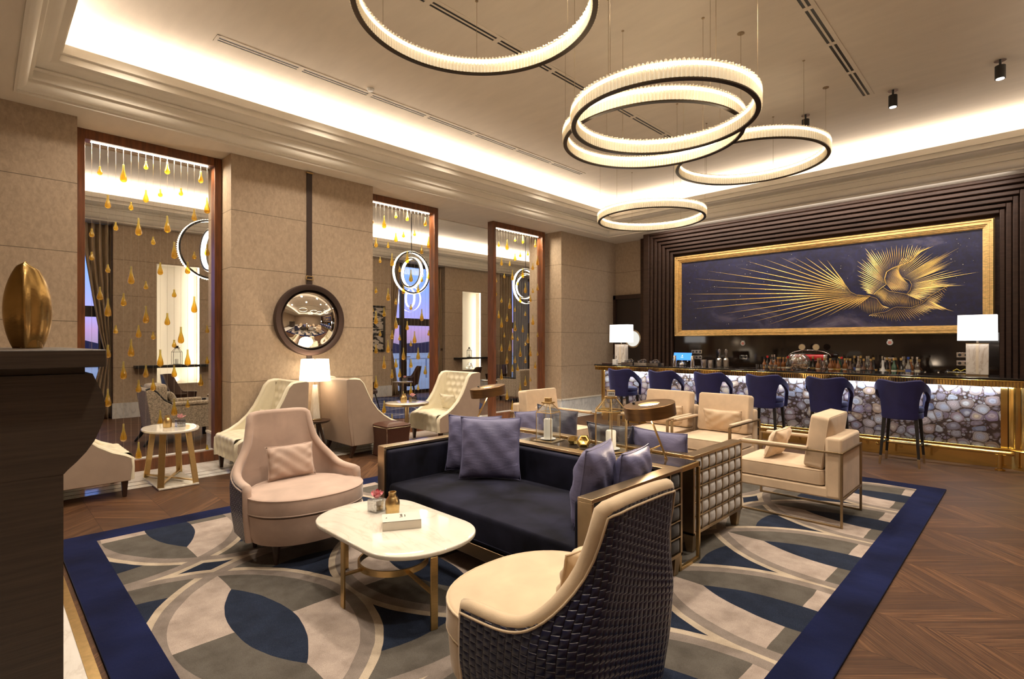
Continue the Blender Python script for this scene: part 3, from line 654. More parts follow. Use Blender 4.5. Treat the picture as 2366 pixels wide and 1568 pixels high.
F5=dict(b=[(-1.58,2.88),(-1.7,2.84),(-1.79,2.78),(-1.82,2.66),(-1.8,2.57)],t=[(-1.66,2.82),(-1.58,2.66),(-1.48,2.53),(-1.49,2.42),(-1.7,2.43)],n=26,w=.013)
F6=dict(b=[(-1.38,3.04),(-1.44,2.93),(-1.58,2.87),(-1.72,2.82),(-1.8,2.77),(-1.83,2.65),(-1.8,2.56),(-1.9,2.48),(-1.98,2.4)],t=[(-1.15,3.14),(-1.28,3.13),(-1.37,3.18),(-1.5,3.21),(-1.66,3.22),(-1.8,3.2),(-1.93,3.16),(-2.11,3.22),(-2.09,3.06),(-2.23,3.01),(-2.23,2.84),(-2.22,2.67),(-2.18,2.54),(-2.09,2.44)],n=53,w=.016)
F7=dict(b=[(-1.66,2.8),(-1.58,2.66),(-1.48,2.6),(-1.45,2.53),(-1.47,2.44),(-1.52,2.37)],t=[(-1.55,3.03),(-1.39,3.07),(-1.24,3.07),(-1.09,2.98),(-.84,3.07),(-1.02,2.9),(-.91,2.86),(-.99,2.78),(-.61,2.66),(-.97,2.61),(-.97,2.53),(-.77,2.47),(-.98,2.47),(-1.08,2.38),(-1.2,2.29),(-1.31,2.25)],n=61,w=.015)
def pl(P,q):
    k=q*(len(P)-1); i=min(int(k),len(P)-2); f=k-i; return (P[i][0]*(1-f)+P[i+1][0]*f, P[i][1]*(1-f)+P[i+1][1]*f)
rays=MB(); jr=random.Random(5)
for Fk,F_ in enumerate((F1,F2,F3,F4,F5,F6,F7)):
    for i in range(F_['n']):
        q=i/(F_['n']-1); b=Vector(pl(F_['b'],q)); e_=Vector(pl(F_['t'],q)); d_=e_-b
        if Fk in (5,6,2) and i%2: e_=b+d_*.88
        d_=e_-b
        if d_.length<.02: continue
        nn=Vector((-d_.y,d_.x)).normalized(); w_=F_['w']*(.9 if Fk==0 else .58); y=YP-.049-.0006*Fk
        m1=b+d_*.62
        vs=[(b.x,y,b.y),(m1.x+nn.x*w_*.5,y,m1.y+nn.y*w_*.5),(e_.x,y,e_.y),(m1.x-nn.x*w_*.5,y,m1.y-nn.y*w_*.5),(m1.x,y-.003,m1.y)]
        if Fk==0: vs[1]=(b.x+d_.x*.2+nn.x*w_*.6,y,b.y+d_.y*.2+nn.y*w_*.6); vs[3]=(b.x+d_.x*.2-nn.x*w_*.6,y,b.y+d_.y*.2-nn.y*w_*.6); vs[4]=(b.x+d_.x*.2,y-.003,b.y+d_.y*.2)
        rays.add(vs,[(0,1,4),(1,2,4),(2,3,4),(3,0,4)])
    pts=[(pl(F_['b'],q/20)[0],YP-.052,pl(F_['b'],q/20)[1]) for q in range(21)]; rays.tube(pts,.0035,5)
obj('golden_rays',rays,GOLDPAINT,t)
stars=MB()
for i in range(150):
    x=px0+.2+jr.random()*4.8; z=pz0+.2+jr.random()*1.35; r=.003+.006*jr.random()**3
    stars.add([(x-r,YP-.047,z),(x,YP-.047,z-r),(x+r,YP-.047,z),(x,YP-.047,z+r)],[(0,1,2,3)])
obj('painted_stars',stars,plain('star_paint',(.8,.7,.5),.5),t)
area('painting_wash',(-3.05,10.3,3.98),5.6,.06,42,NEUT,(math.radians(28),0,0))

# sockets and small round sensors on the backsplash
def socket(x,z,n,lb):
    t=thing('wall_socket',lb,'socket',(x,10.93,z),group=None); obj('plate',MB().box(-.04*n,-.008,-.04,.04*n,0,.04),STEEL if n<3 else STEEL,t,bevel=.003)
    for k in range(n):
        c=(-.04*n)+.04+.08*k; q=MB(); q.prism([(c+.022*math.cos(2*PI*j/16),.022*math.sin(2*PI*j/16)) for j in range(16)],-.0095,-.007,'y'); obj('outlet',q,BLACK,t)
socket(-5.19,1.37,3,'triple steel wall socket behind the blue screen, upper one'); socket(-5.19,1.25,3,'triple steel wall socket behind the blue screen, lower one')
socket(-4.2,1.27,2,'double steel wall socket beside the two crystal decanters'); socket(-.80,1.37,2,'double steel wall socket by the big lamp, upper one'); socket(-.80,1.24,2,'double steel wall socket by the big lamp, lower one'); socket(-1.75,1.27,2,'steel wall socket half hidden behind the bottles')
for x,z,lb in ((-4.205,1.55,'small round pink and white alarm button above the decanters'),(-1.75,1.567,'small round pink and white alarm button above the liquor bottles')):
    t=thing('alarm_button',lb,'button',(x,10.93,z)); q=MB(); q.prism([(.045*math.cos(2*PI*j/24),.045*math.sin(2*PI*j/24)) for j in range(24)],-.02,0,'y'); obj('housing',q,WHITE,t)
    q=MB(); q.prism([(.026*math.cos(2*PI*j/24),.026*math.sin(2*PI*j/24)) for j in range(24)],-.026,-.019,'y'); obj('button_cap',q,plain('pink_plastic',(.75,.30,.25),.4),t)
    obj('mounting_lug',MB().box(-.03,-.012,.035,.03,0,.055),WHITE,t)

# ------------------------------------------------------------------ bar counter
t=thing('bar_counter','long bar with dark top, fluted brass edge and agate slice front','bar counter',(0,0,0))
Y0,Y1,X0,X1=8.75,9.62,-6.40,.35
top=MB().prism(rr(X0,Y0,X1,Y1,.16,8),1.105,1.132,'z'); obj('countertop',top,COUNTER,t,bevel=.006)
edge=MB(); ol=rr(X0+.0,Y0+.0,X1-.0,Y1-.0,.16,8); edge.prism(ol,1.088,1.105,'z'); obj('brass_edge',edge,BRASS,t,bevel=.005)
lp=rr(X0+.02,Y0+.02,X1-.02,Y1-.02,.15,10)
fl=MB(); core=rr(X0+.04,Y0+.04,X1-.04,Y1-.04,.14,10); fl.prism(core,1.02,1.09,'z'); obj('brass_band',fl,BRASSB,t)
fl=MB(); x=X0+.17
while x<X1-.17: fl.bc(x,Y0+.030,1.055,.016,.022,.062); x+=.030
for k in range(12):
    a=PI+ (k+.5)*PI/24
    for (cx_,sg) in ((X0+.17,-1),(X1-.17,1)): 
        aa=(PI+PI/2*(k+.5)/12) if sg<0 else (1.5*PI+PI/2*(k+.5)/12); M_=Matrix.Translation((cx_+.145*math.cos(aa),Y0+.17+.145*math.sin(aa),1.055))@Matrix.Rotation(aa,4,'Z'); fl.bc(0,0,0,.02,.012,.062,M_)
obj('fluting',fl,BRASS,t)
fr=MB().box(X0+.16,Y0+.26,.24,X1-.645,Y0+.31,1.03); obj('agate_front',fr,AGATE,t)
body=MB().box(X0+.1,Y0+.31,0.02,X1-.1,Y1-.1,1.03); obj('carcass',body,LEGW,t)
obj('brass_sill',MB().box(X0+.1,Y0+.20,.225,X1-.1,Y0+.31,.25),BRASS,t,bevel=.006)
obj('brass_plinth',MB().box(X0+.12,Y0+.24,0,X1-.12,Y0+.31,.225),BRASS,t)
def fluted_column(x,y,r,z0,z1,nm,n=22):
    q=MB(); N=n*4; vs=[];fs=[]
    for z in (z0,z1):
        for k in range(N):
            a=2*PI*k/N; rr_=r*(1-.075*(1+math.cos(a*n))/2); vs.append((x+rr_*math.cos(a),y+rr_*math.sin(a),z))
    fs=[(k,(k+1)%N,N+(k+1)%N,N+k) for k in range(N)]; q.add(vs,fs); obj(nm,q,BRASS,t)
obj('corner_strip',MB().box(X1-.650,Y0+.235,.25,X1-.585,Y0+.32,1.03),BRASS,t); fluted_column(X1-.36,Y0+.42,.285,.25,1.03,'fluted_column'); fluted_column(X0+.14,Y0+.36,.11,.25,1.03,'fluted_column',14)
obj('column_base',MB().cyl(X1-.36,Y0+.42,0,.225,.265,n=40),BRASS,t,40); obj('column_ring',MB().lathe([(.285,.225),(.30,.237),(.285,.25)],40,X1-.36,Y0+.42),BRASS,t,60)
obj('column_base',MB().cyl(X0+.14,Y0+.36,0,.24,.105,n=30),BRASS,t,40)
obj('led_strip',MB().box(X0+.25,Y0+.205,1.012,X1-.62,Y0+.235,1.019),glow('cool_led',(.75,.88,1),6),t)
area('bar_led',(-3.2,Y0+.21,1.005),6.0,.03,17,(.60,.80,1),(math.radians(12),0,0))
area('bar_wall_wash',(-3.2,Y0+.06,1.00),6.0,.03,9,(.90,.94,1),(math.radians(38),0,0))
# foot rail
t=thing('foot_rail','polished brass foot rail running along the base of the bar','foot rail',(0,0,0))
rl=MB().rod((X0+.15,8.80,.215),(-.20,8.80,.215),.026,14); obj('rail',rl,BRASS,t,40)
obj('end_cap',MB().lathe([(0,.03),(.02,.028),(.028,.015),(.028,0)],16,M=Matrix.Translation((-.20,8.80,.215))@Matrix.Rotation(PI/2,4,'Y')),BRASS,t,60)
for x in (-.30,-1.55,-2.8,-4.05,-5.3):
    if x==-.30: obj('post',MB().cyl(x,8.80,.0,.2,.024,n=16).cyl(x,8.80,0,.012,.05,n=20),BRASS,t,40)
    else: obj('bracket',MB().rod((x,8.80,.215),(x,8.985,.15),.015,10).lathe([(0,-.028),(.02,-.02),(.028,0),(.02,.02),(0,.028)],14,M=Matrix.Translation((x,8.83,.165))),BRASS,t,40)
# back counter
t=thing('back_counter','dark counter against the wall behind the bar holding the bottles','counter',(0,0,0))
obj('worktop',MB().box(-5.6,10.15,.95,-.45,10.93,.99),COUNTER,t,bevel=.004); obj('cabinet',MB().box(-5.58,10.2,.01,-.47,10.93,.95),LEGW,t)

# ------------------------------------------------------------------ carpet
cp=MB(); cp.prism(rr(-5.43,.43,-.66,7.20,.01,2),.001,.016,'z')
o=obj('carpet',cp,CARPET,bevel=.004); tag(o,'large carpet of overlapping grey, beige and navy circles with a navy border','carpet')
ZR=.016      # top of the carpet

# ------------------------------------------------------------------ soft shapes
def cushion(plan,z0,z1,rnd=.03,crown=.015,mb=None,nseg=4):
    """solid cushion over a plan outline: rounded top and bottom edges and a crowned top"""
    mb=mb or MB(); n=len(plan); cx=sum(p[0] for p in plan)/n; cyy=sum(p[1] for p in plan)/n; vs=[];rings=0
    def ring(ins,z,k=1.0):
        nonlocal rings
        for x,y in plan:
            d=math.hypot(x-cx,y-cyy) or 1; f=(d-ins)/d*k; vs.append((cx+(x-cx)*f,cyy+(y-cyy)*f,z))
        rings+=1
    for k in range(nseg+1):
        a=PI/2*k/nseg; ring(rnd*(1-math.sin(a)),z0+rnd*(1-math.cos(a)))
    for k in range(nseg+1):
        a=PI/2*k/nseg; ring(rnd*(1-math.cos(a)),z1-rnd*(1-math.sin(a)))
    for k,q in ((.85,.35),(.65,.7),(.4,.92),(.15,1.0)): ring(rnd,z1+crown*q,k)
    fs=[]
    for i in range(rings-1):
        for k in range(n): fs.append((i*n+k,i*n+(k+1)%n,(i+1)*n+(k+1)%n,(i+1)*n+k))
    fs.append(tuple(range(n-1,-1,-1))); fs.append(tuple((rings-1)*n+k for k in range(n)))
    return mb.add(vs,fs)
def pillow_mesh(name,w,h,d,mat,seed=0):
    N=22; R=random.Random(seed); ph=[R.random()*6 for _ in range(6)]
    mb=MB()
    for sg in (1,-1):
        def fn(u,v):
            a=2*u-1; b=2*v-1
            pin=1-.07*(1-abs(a)**2.5)*abs(b)**6-.0; pin2=1-.07*(1-abs(b)**2.5)*abs(a)**6
            th=((1-abs(a)**2.6)*(1-abs(b)**2.6))
            th=max(0,th)**.55
            wr=.010*math.sin(7*a+ph[0]+3*b)*math.sin(5*b+ph[1]+2*a)*min(1,th*1.5)+.006*math.sin(13*b+ph[2]-9*a)*(abs(a)**2)
            return (a*w/2*pin2, sg*(d/2*th+ (wr if th>0.02 else 0)), h/2+b*h/2*pin)
        mb.grid(fn,N,N)
    me=mb.mesh(name,mat,70); b=bmesh.new(); b.from_mesh(me); bmesh.ops.remove_doubles(b,verts=b.verts,dist=.0008); bmesh.ops.recalc_face_normals(b,faces=b.faces); b.to_mesh(me); b.free()
    for p in me.polygons: p.use_smooth=True
    return me
def pillow(name,label,loc,rz,tilt,w,h,d,mat,seed=0,group=None,roll=0):
    t=thing(name,label,'cushion',loc,rz,group)
    o=obj('pillow_body',pillow_mesh('pillow_body',w,h,d,mat,seed),mat,t); o.rotation_euler=(tilt,roll,0)
    e=MB(); pts=[]
    for k in range(60):
        q=k/60*4; s_=int(q); f=q-s_; a,b=((2*f-1,-1),(1,2*f-1),(1-2*f,1),(-1,1-2*f))[s_]
        pin=1-.07*(1-abs(a)**2.5)*abs(b)**6; pin2=1-.07*(1-abs(b)**2.5)*abs(a)**6
        pts.append((a*w/2*pin2,0,h/2+b*h/2*pin))
    e.tube(pts,.004,6,True); p=obj('piping',e,mat,t,60); p.rotation_euler=(tilt,roll,0)
    return t
def tapered_leg(x,y,h,a=.03,b=.018,dx=0,dy=0): return MB().frustum(x+dx,y+dy,0,h,(b,b),(a,a),4,PI/4,-dx,-dy)

# ------------------------------------------------------------------ barrel chairs with woven backs
def barrel_chair(label,loc,rz,velvet,cat='armchair'):
    t=thing('barrel_chair',label,cat,loc,rz)
    def top(tt):
        s=abs(tt)
        if s<.37: return .975-.012*(s/.37)**4
        q=(s-.37)/.63; return .53+.433*(1-q)**4.4
    FB,RC,SD=.225,.205,.285; LT=FB+RC*PI/2+SD
    def P(tt,z,off=0):
        d=abs(tt)*LT; sg=1 if tt>=0 else -1; r=RC-off
        if d<FB: x,y=d,-.43+off
        elif d<FB+RC*PI/2: a=(d-FB)/RC; x,y=FB+r*math.sin(a),-.43+RC-r*math.cos(a)
        else: e_=(d-FB-RC*PI/2); x,y=FB+RC-off+.02*e_/SD,-.43+RC+e_
        k=max(0,min(1,(z-.48)/.32)); nar=1-.24*k*k*(3-2*k)*max(0,min(1,1.6-abs(tt)*1.2)); lean=-.055*max(0,min(1,(z-.35)/.62)); low=1-.10*max(0,(.34-z)/.34)
        return (sg*x*nar*low,y*low+lean*(1 if y<-.1 else max(0,1-(y+.1)/.25)),z)
    z0=.15; N=61;H=26
    def mk(off,uvs=None):
        def fn(u,v):
            tt=2*u-1; z=z0+(top(tt)-z0)*v; return P(tt,z,off)
        return fn
    ob=MB(); ns=N; nv=H
    # metric uv on the outer shell so the weave has square cells
    vs=[];uvv=[]
    for j in range(nv):
        for i in range(ns):
            tt=2*i/(ns-1)-1; z=z0+(top(tt)-z0)*j/(nv-1); vs.append(P(tt,z,0)); uvv.append((tt*LT/.034,z/.030))
    fs=[];uu=[]
    for j in range(nv-1):
        for i in range(ns-1):
            f=(j*ns+i,j*ns+i+1,(j+1)*ns+i+1,(j+1)*ns+i); fs.append(f); uu.append([uvv[q] for q in f])
    ob.add(vs,fs,None,uu); obj('woven_shell',ob,WEAVE,t,80)
    ib=MB().grid(mk(.062),N,H); ib_o=obj('inner_back',ib,velvet,t,80)
    rim=[P(-1,z0+.01,.031)]+[P(-1,z,.031) for z in (.3,.42,.50)]+[tuple(Vector(P(2*i/(70)-1,top(2*i/70-1),.031))+Vector((0,0,0))) for i in range(71)]+[P(1,z,.031) for z in (.50,.42,.3)]+[P(1,z0+.01,.031)]
    r_=MB().tube(rim,[.031]*len(rim),12); obj('padded_rim',r_,velvet,t,80)
    pp=[tuple(Vector(P(2*i/70-1,top(2*i/70-1)-.014,-.004))) for i in range(71)]; obj('piping',MB().tube(pp,.005,6),velvet,t,80)
    # skirt and seat
    plan=[]
    for k in range(48):
        a=2*PI*k/48; c,s_=math.cos(a),math.sin(a); plan.append(((.425 if s_>-.05 else .365)*math.copysign(abs(c)**.86,c),.045+(.355 if s_>0 else .38)*math.copysign(abs(s_)**.92,s_)))
    bp=[(x*.985,y*.985) for x,y in plan]; sk=cushion([(x*.93,y*.93) for x,y in plan],.145,.16,.006,0); sk=MB()
    n=len(plan); vs=[];lv=[(.90,.15),(.955,.20),(.975,.28),(.985,.345),(.9,.35)]
    for f,z in lv: vs+=[(x*f,y*f,z) for x,y in plan]
    fs=[(i*n+k,i*n+(k+1)%n,(i+1)*n+(k+1)%n,(i+1)*n+k) for i in range(4) for k in range(n)]+[tuple(range(n-1,-1,-1))]
    obj('seat_base',sk.add(vs,fs),velvet,t,50)
    cu=cushion(plan,.35,.475,.022,.022); sc_=obj('seat_cushion',cu,velvet,t,50)
    for z in (.362,.467): obj('seat_piping',MB().tube([(x*.992,y*.992,z) for x,y in plan],.0055,6,True),velvet,sc_,80)
    for x,y in ((-.27,.19),(.27,.19),(-.26,-.24),(.26,-.24)):
        obj('leg',MB().cyl(x,y,0,.16,.014,.032,14),LEGW,t,40)
    return t
pk=barrel_chair('dusty pink velvet barrel chair with a black woven outer back beside the marble coffee table',(-3.95,1.735,ZR),-PI/2,PINKV)
barrel_chair('large cream barrel chair with navy woven leather back, nearest of all seats',(-1.503,1.745,ZR),PI/2,CREAMV)
pillow('lumbar_pillow','small pink cushion on the pink velvet barrel chair',(-4.13,1.735,ZR+.49),PI/2,math.radians(-14),.37,.26,.10,PINKV,1)
pillow('lumbar_pillow','small cream cushion inside the nearest cream barrel chair',(-1.32,1.745,ZR+.49),-PI/2,math.radians(-14),.37,.26,.10,CREAMV,2)

# ------------------------------------------------------------------ tufted wing chairs
def tuft(fn3,nu,nv,cols,rows,depth,mb):
    """fn3(u,v)->(point, normal); buttons on a staggered grid press the surface in"""
    B=[((c+.5+(.5 if r%2 else 0))/cols,(r+.5)/rows) for r in range(rows) for c in range(cols) if (c+.5+(.5 if r%2 else 0))/cols<1]
    def f(u,v):
        p,n=fn3(u,v); d=0
        for bu,bv in B:
            q=((u-bu)*cols)**2+((v-bv)*rows)**2; d=max(d,math.exp(-q*7))
        fold=abs(math.sin(PI*(u*cols+v*rows*.5)))*.22+abs(math.sin(PI*(u*cols-v*rows*.5)))*.22
        return tuple(Vector(p)+Vector(n)*(depth*(fold-.9*d)))
    mb.grid(f,nu,nv); return B
def wing_chair(label,loc,rz,outer,withpillow=None):
    t=thing('tufted_wing_chair',label,'armchair',loc,rz)
    W=.80
    curve=[(-.30,1.06),(-.24,1.05),(-.19,1.00),(-.13,.87),(-.06,.74),(.03,.62),(.13,.53),(.24,.46),(.35,.415),(.40,.385)]
    side=[(-.33,.16)]+[(.395,.16)]+[(.41,.30)]+curve[::-1]+[(-.42,1.065),(-.42,1.0)]
    for s,nm in ((-1,'side_panel'),(1,'side_panel')):
        x0=s*W/2; x1=s*(W/2-.055); m=MB().prism(side,min(x0,x1),max(x0,x1),'x'); obj(nm,m,outer,t,None,.008)
        # ivory lining of the wing
        lin=[(y,z) for y,z in side]; m=MB(); xi=s*(W/2-.066); 
        def fn3(u,v):
            # between the back plane and the curve
            i=min(int(v*(len(curve)-1)),len(curve)-2); f=v*(len(curve)-1)-i
            cy_=curve[i][0]*(1-f)+curve[i+1][0]*f; cz_=curve[i][1]*(1-f)+curve[i+1][1]*f
            zb=max(.40,cz_); return ((xi,-.34+(cy_-.005+.34)*u,zb-.004),( -s,0,0)) if False else ((xi,cy_-.008,.40+(cz_-.008-.40)*u),(-s,0,0))
        tuft(fn3,14,30,2,5,.008,m); obj('wing_lining',m,IVORY,t,60)
        e=MB().tube([(s*(W/2-.004),y,z) for y,z in [(.395,.17),(.41,.30)]+curve[::-1]+[(-.40,1.066)]],.006,6); obj('edge_piping',e,IVORY,t,60)
        obj('top_roll',MB().tube([(s*(W/2-.036),y,z-.010) for y,z in [(.400,.18),(.402,.30)]+curve[::-1]+[(-.40,1.05)]],.032,10),IVORY,t,60)
    obj('outer_back',MB().prism([(-.36,.16),(-.42,.55),(-.44,1.06),(-.40,1.075),(-.36,1.05),(-.33,.16)],-W/2+.001,W/2-.001,'x'),outer,t,None,.008)
    iw=W/2-.06
    m=MB(); tuft(lambda u,v:((-iw+2*iw*u,-.20-.135*v,.42+.64*v),(0,1,.2)),49,41,5,6,.022,m); m.grid(lambda u,v:(-iw+2*iw*u,-.335-.075*v,1.06+.012*math.sin(PI*v)),20,6)
    obj('tufted_back',m,IVORY,t,70)
    m=MB()
    def seat(u,v):
        L=.58; q=v*.86
        if q<L: return ((-iw+2*iw*u,-.20+q,.435+.012*math.sin(PI*q/L)),(0,0,1))
        a=min(1,(q-L)/.06)*PI/2; 
        if q<L+.06: return ((-iw+2*iw*u,.40+.035*math.sin(a)-.02,.435-.035*(1-math.cos(a))),(0,math.sin(a),math.cos(a)))
        return ((-iw+2*iw*u,.418,.40-(q-L-.06)),(0,1,0))
    tuft(seat,49,55,5,7,.016,m); obj('tufted_seat',m,IVORY,t,70)
    obj('seat_frame',MB().box(-iw-.004,-.33,.16,iw+.004,.372,.425),IVORY,t,None,.006)
    for x in (-W/2+.05,W/2-.05):
        obj('leg',tapered_leg(x,.35,.165,.028,.016),LEGW,t); obj('leg',tapered_leg(x,-.30,.165,.028,.016,0,-.05),LEGW,t)
    return t
wing_chair('ivory tufted wing chair mostly hidden behind the dark reception stand',(-6.92,.70,.004),0,TAUPEL)
wing_chair('ivory tufted wing chair against the wall behind the pink barrel chair',(-6.90,2.50,.004),PI,TAUPEL)
wing_chair('taupe leather wing chair with its back turned beside the brown ottoman',(-6.94,3.91,.004),0,TAUPEL)
wing_chair('ivory tufted wing chair with a small cushion at the round pedestal table',(-6.90,5.40,.004),PI,TAUPEL)
pillow('lumbar_pillow','small ivory cushion on the tufted chair at the pedestal table',(-6.90,5.52,.46),PI,math.radians(-14),.40,.26,.10,IVORY,4)
pillow('lumbar_pillow','small ivory cushion on the tufted chair behind the pink chair',(-6.90,2.62,.46),PI,math.radians(-14),.40,.26,.10,IVORY,5)

# ------------------------------------------------------------------ lounge chairs with open metal frames
def lounge_chair(label,loc,rz):
    t=thing('lounge_chair',label,'armchair',loc,rz); W=.70; D=.90; b=.018
    x=W/2; y0=-.45; y1=.45
    for s in (-1,1):
        f=MB(); xx=s*(x-b/2)
        f.bc(xx,y0+b/2,.31,b,b,.62); f.bc(xx,y1-b/2,.31,b+.012,b,.62); f.bc(xx,0,.009,b,D-.02,.018); f.bc(xx,0,.62,b,D,b)
        obj('side_frame',f,BRONZE,t,None,.002)
        obj('arm_pad',MB().bc(s*(x-.022),.10,.637,.046,.56,.026),CREAM,t,None,.008)
    for z in (.62,.235): obj('rear_rail',MB().bc(0,y0+b/2,z,W-2*b,b,b),BRONZE,t,None,.002)
    obj('seat_base',MB().box(-x+.03,y0+.03,.225,x-.03,y1-.03,.315),CREAM,t,None,.014)
    obj('back_panel',MB().box(-x+.025,y0+.012,.225,x-.025,y0+.14,.745),CREAM,t,None,.025,seg=3)
    c=cushion(rr(-x+.035,y0+.15,x-.035,y1-.02,.04),.32,.455,.02,.012); sc_=obj('seat_cushion',c,CREAM,t,50)
    for z in (.332,.447): obj('piping',MB().tube([(a,bb,z) for a,bb in rr(-x+.037,y0+.152,x-.037,y1-.022,.04)],.004,6,True),CREAM,sc_,60)
    M_=Matrix.Translation((0,y0+.155,.45))@Matrix.Rotation(math.radians(8),4,'X')
    m=MB(); vs0=len(m.v); cushion(rr(-x+.04,0,x-.04,.46,.035),0,.15,.02,.02,m)
    m.v=[tuple(M_@Vector((a,.16-c2,b2))) for a,b2,c2 in m.v]
    bc_=obj('back_cushion',m,CREAM,t,50)
    pts=[tuple(M_@Vector((a,.16-.14,b2))) for a,b2 in rr(-x+.042,.002,x-.042,.458,.035)]; obj('piping',MB().tube(pts,.004,6,True),CREAM,bc_,60)
    return t
lounge_chair('cream lounge chair in a bronze frame nearest the bar stools, seen from its side',(-1.58,5.39,ZR),PI/2)
lounge_chair('cream lounge chair facing us, right one of the pair before the bar',(-2.70,6.20,ZR),PI)
lounge_chair('cream lounge chair facing us, half hidden behind the disc lamp',(-3.44,6.20,ZR),PI)
lounge_chair('cream lounge chair beyond the small lantern near the marble pillar',(-4.52,5.34,ZR),-PI/2)
pillow('lumbar_pillow','small cream cushion on the chair seen from its side',(-1.80,5.39,ZR+.47),-PI/2,math.radians(-22),.42,.28,.13,CREAM,6)
pillow('lumbar_pillow','small cream cushion on the right chair before the bar',(-2.68,6.38,ZR+.47),PI,math.radians(-14),.48,.28,.12,CREAM,7)
pillow('lumbar_pillow','small cream cushion on the chair behind the disc lamp',(-3.42,6.38,ZR+.47),PI,math.radians(-14),.48,.28,.12,CREAM,8)
pillow('lumbar_pillow','small cream cushion on the chair beyond the small lantern',(-4.66,5.36,ZR+.47),PI/2,math.radians(-16),.46,.28,.12,CREAM,9)

# ------------------------------------------------------------------ framed sofas
def sofa(label,loc,rz,L,D,H,inner,outer,seatz=.43,puff=1):
    t=thing('framed_sofa',label,'sofa',loc,rz); th=.095; x=L/2; y0=-D/2; y1=D/2; zb=.13
    cols=7; rows=5
    def side(nm,place,length,cw):
        """frame with a grid of padded squares; place maps (along, across, z) into the sofa, across 0 = outer face"""
        fr=MB(); 
        def B(a0,b0,z0_,a1,b1,z1_): 
            p=place(a0,b0,z0_); q=place(a1,b1,z1_); fr.box(min(p[0],q[0]),min(p[1],q[1]),z0_,max(p[0],q[0]),max(p[1],q[1]),z1_)
        B(0,0,H-.022,length,th,H); B(0,0,zb,.022,th,H-.022); B(length-.022,0,zb,length,th,H-.022); B(0,0,zb,length,th,zb+.022)
        n=cw; w_=(length-.044)/n; hh=(H-.022-zb-.022)/rows
        for k in range(1,n): B(.022+w_*k-.0045,0,zb+.022,.022+w_*k+.0045,.012,H-.022)
        for k in range(1,rows): B(.022,0,zb+.022+hh*k-.0045,length-.022,.012,zb+.022+hh*k+.0045)
        fo=obj(nm,fr,CHAMP,t,None,.0025)
        pd=MB()
        for i in range(n):
            for j in range(rows):
                a0=.022+w_*i+.006; a1=a0+w_-.012; c0=zb+.022+hh*j+.006; c1=c0+hh-.012
                def fn(u,v,a0=a0,a1=a1,c0=c0,c1=c1):
                    k=(1-abs(2*u-1)**3)*(1-abs(2*v-1)**3); p=place(a0+(a1-a0)*u,.012-.016*k**.6,c0+(c1-c0)*v); return (p[0],p[1],p[2])
                pd.grid(fn,7,7)
        p0=place(.02,.012,0); p1=place(length-.02,th-.04,0); pd.box(min(p0[0],p1[0]),min(p0[1],p1[1]),zb+.02,max(p0[0],p1[0]),max(p0[1],p1[1]),H-.02)
        obj('padded_squares',pd,outer,fo,60)
        ip=MB(); p0=place(.03,th-.04,0); p1=place(length-.03 if nm=='back_frame' else length-.022,th+.045,0)
        ip.box(min(p0[0],p1[0]),min(p0[1],p1[1]),seatz-.10,max(p0[0],p1[0]),max(p0[1],p1[1]),H-.03); obj('inner_panel',ip,inner,fo,None,.02,seg=3)
    side('side_frame',lambda a,b,z:(-x+b,y0+a,z),D,cols); side('side_frame',lambda a,b,z:(x-b,y0+a,z),D,cols)
    side('back_frame',lambda a,b,z:(-x+th+a,y0+b,z),L-2*th,16)
    obj('base_rail',MB().box(-x+th,y1-.06,zb,x-th,y1-.015,zb+.085),CHAMP,t,None,.003)
    obj('seat_platform',MB().box(-x+th,y0+th,zb+.02,x-th,y1-.06,zb+.11),inner,t)
    c=cushion(rr(-x+th+.012,y0+th+.03,x-th-.012,y1-.02,.05,6),zb+.09,seatz,.035,.03); sc_=obj('seat_cushion',c,inner,t,50)
    obj('piping',MB().tube([(a,b,zb+.115) for a,b in rr(-x+th+.014,y0+th+.032,x-th-.014,y1-.018,.05,6)],.004,6,True),inner,sc_,60)
    for sx_ in (-1,1):
        for yy in (y0+.045,y1-.045): obj('leg',tapered_leg(sx_*(x-.046),yy,zb,.040,.024),CHAMP,t,None,.002)
    return t
sofa('dark navy velvet sofa in a flat bronze frame behind the marble coffee table',(-2.735,2.80,ZR),PI,2.13,1.02,.71,NAVYV,plain('dark_square_padding',(.022,.020,.022),.7,sheen=.2),.42)
sofa('cream sofa with pale grey padded squares on its side, behind the navy sofa',(-2.80,4.13,ZR),0,2.06,.90,.715,CREAM,GREYV,.42)
pillow('throw_pillow','slate blue silk cushion in front, sofa corner nearest the pink chair',(-3.12,2.90,ZR+.445),math.radians(40),math.radians(-10),.50,.50,.17,SILK,11)
pillow('throw_pillow','slate blue silk cushion behind another in the navy sofa corner',(-3.42,2.97,ZR+.445),math.radians(33),math.radians(-12),.48,.48,.15,SILK,12)
pillow('throw_pillow','upright slate blue cushion against the sofa arm behind the nearest chair',(-2.00,2.70,ZR+.44),math.radians(106),math.radians(9),.46,.48,.20,SILK,13)
pillow('throw_pillow','slate blue cushion in the sofa corner under the bronze disc lamp',(-1.91,3.00,ZR+.44),math.radians(98),math.radians(9),.42,.42,.19,SILK,14)
pillow('throw_pillow','dark navy silk cushion leaning between the small lantern and cream chair',(-3.50,4.20,ZR+.44),math.radians(62),math.radians(-24),.48,.46,.15,SILKD,15,roll=math.radians(12))
pillow('throw_pillow','slate blue cushion showing just beside the small lantern',(-3.62,4.02,ZR+.44),math.radians(80),math.radians(-14),.42,.42,.13,SILK,16)
pillow('throw_pillow','long slate blue cushion behind the disc lamp stem on the grey squared sofa',(-2.12,3.88,ZR+.44),math.radians(-6),math.radians(10),.52,.42,.16,SILK,17)
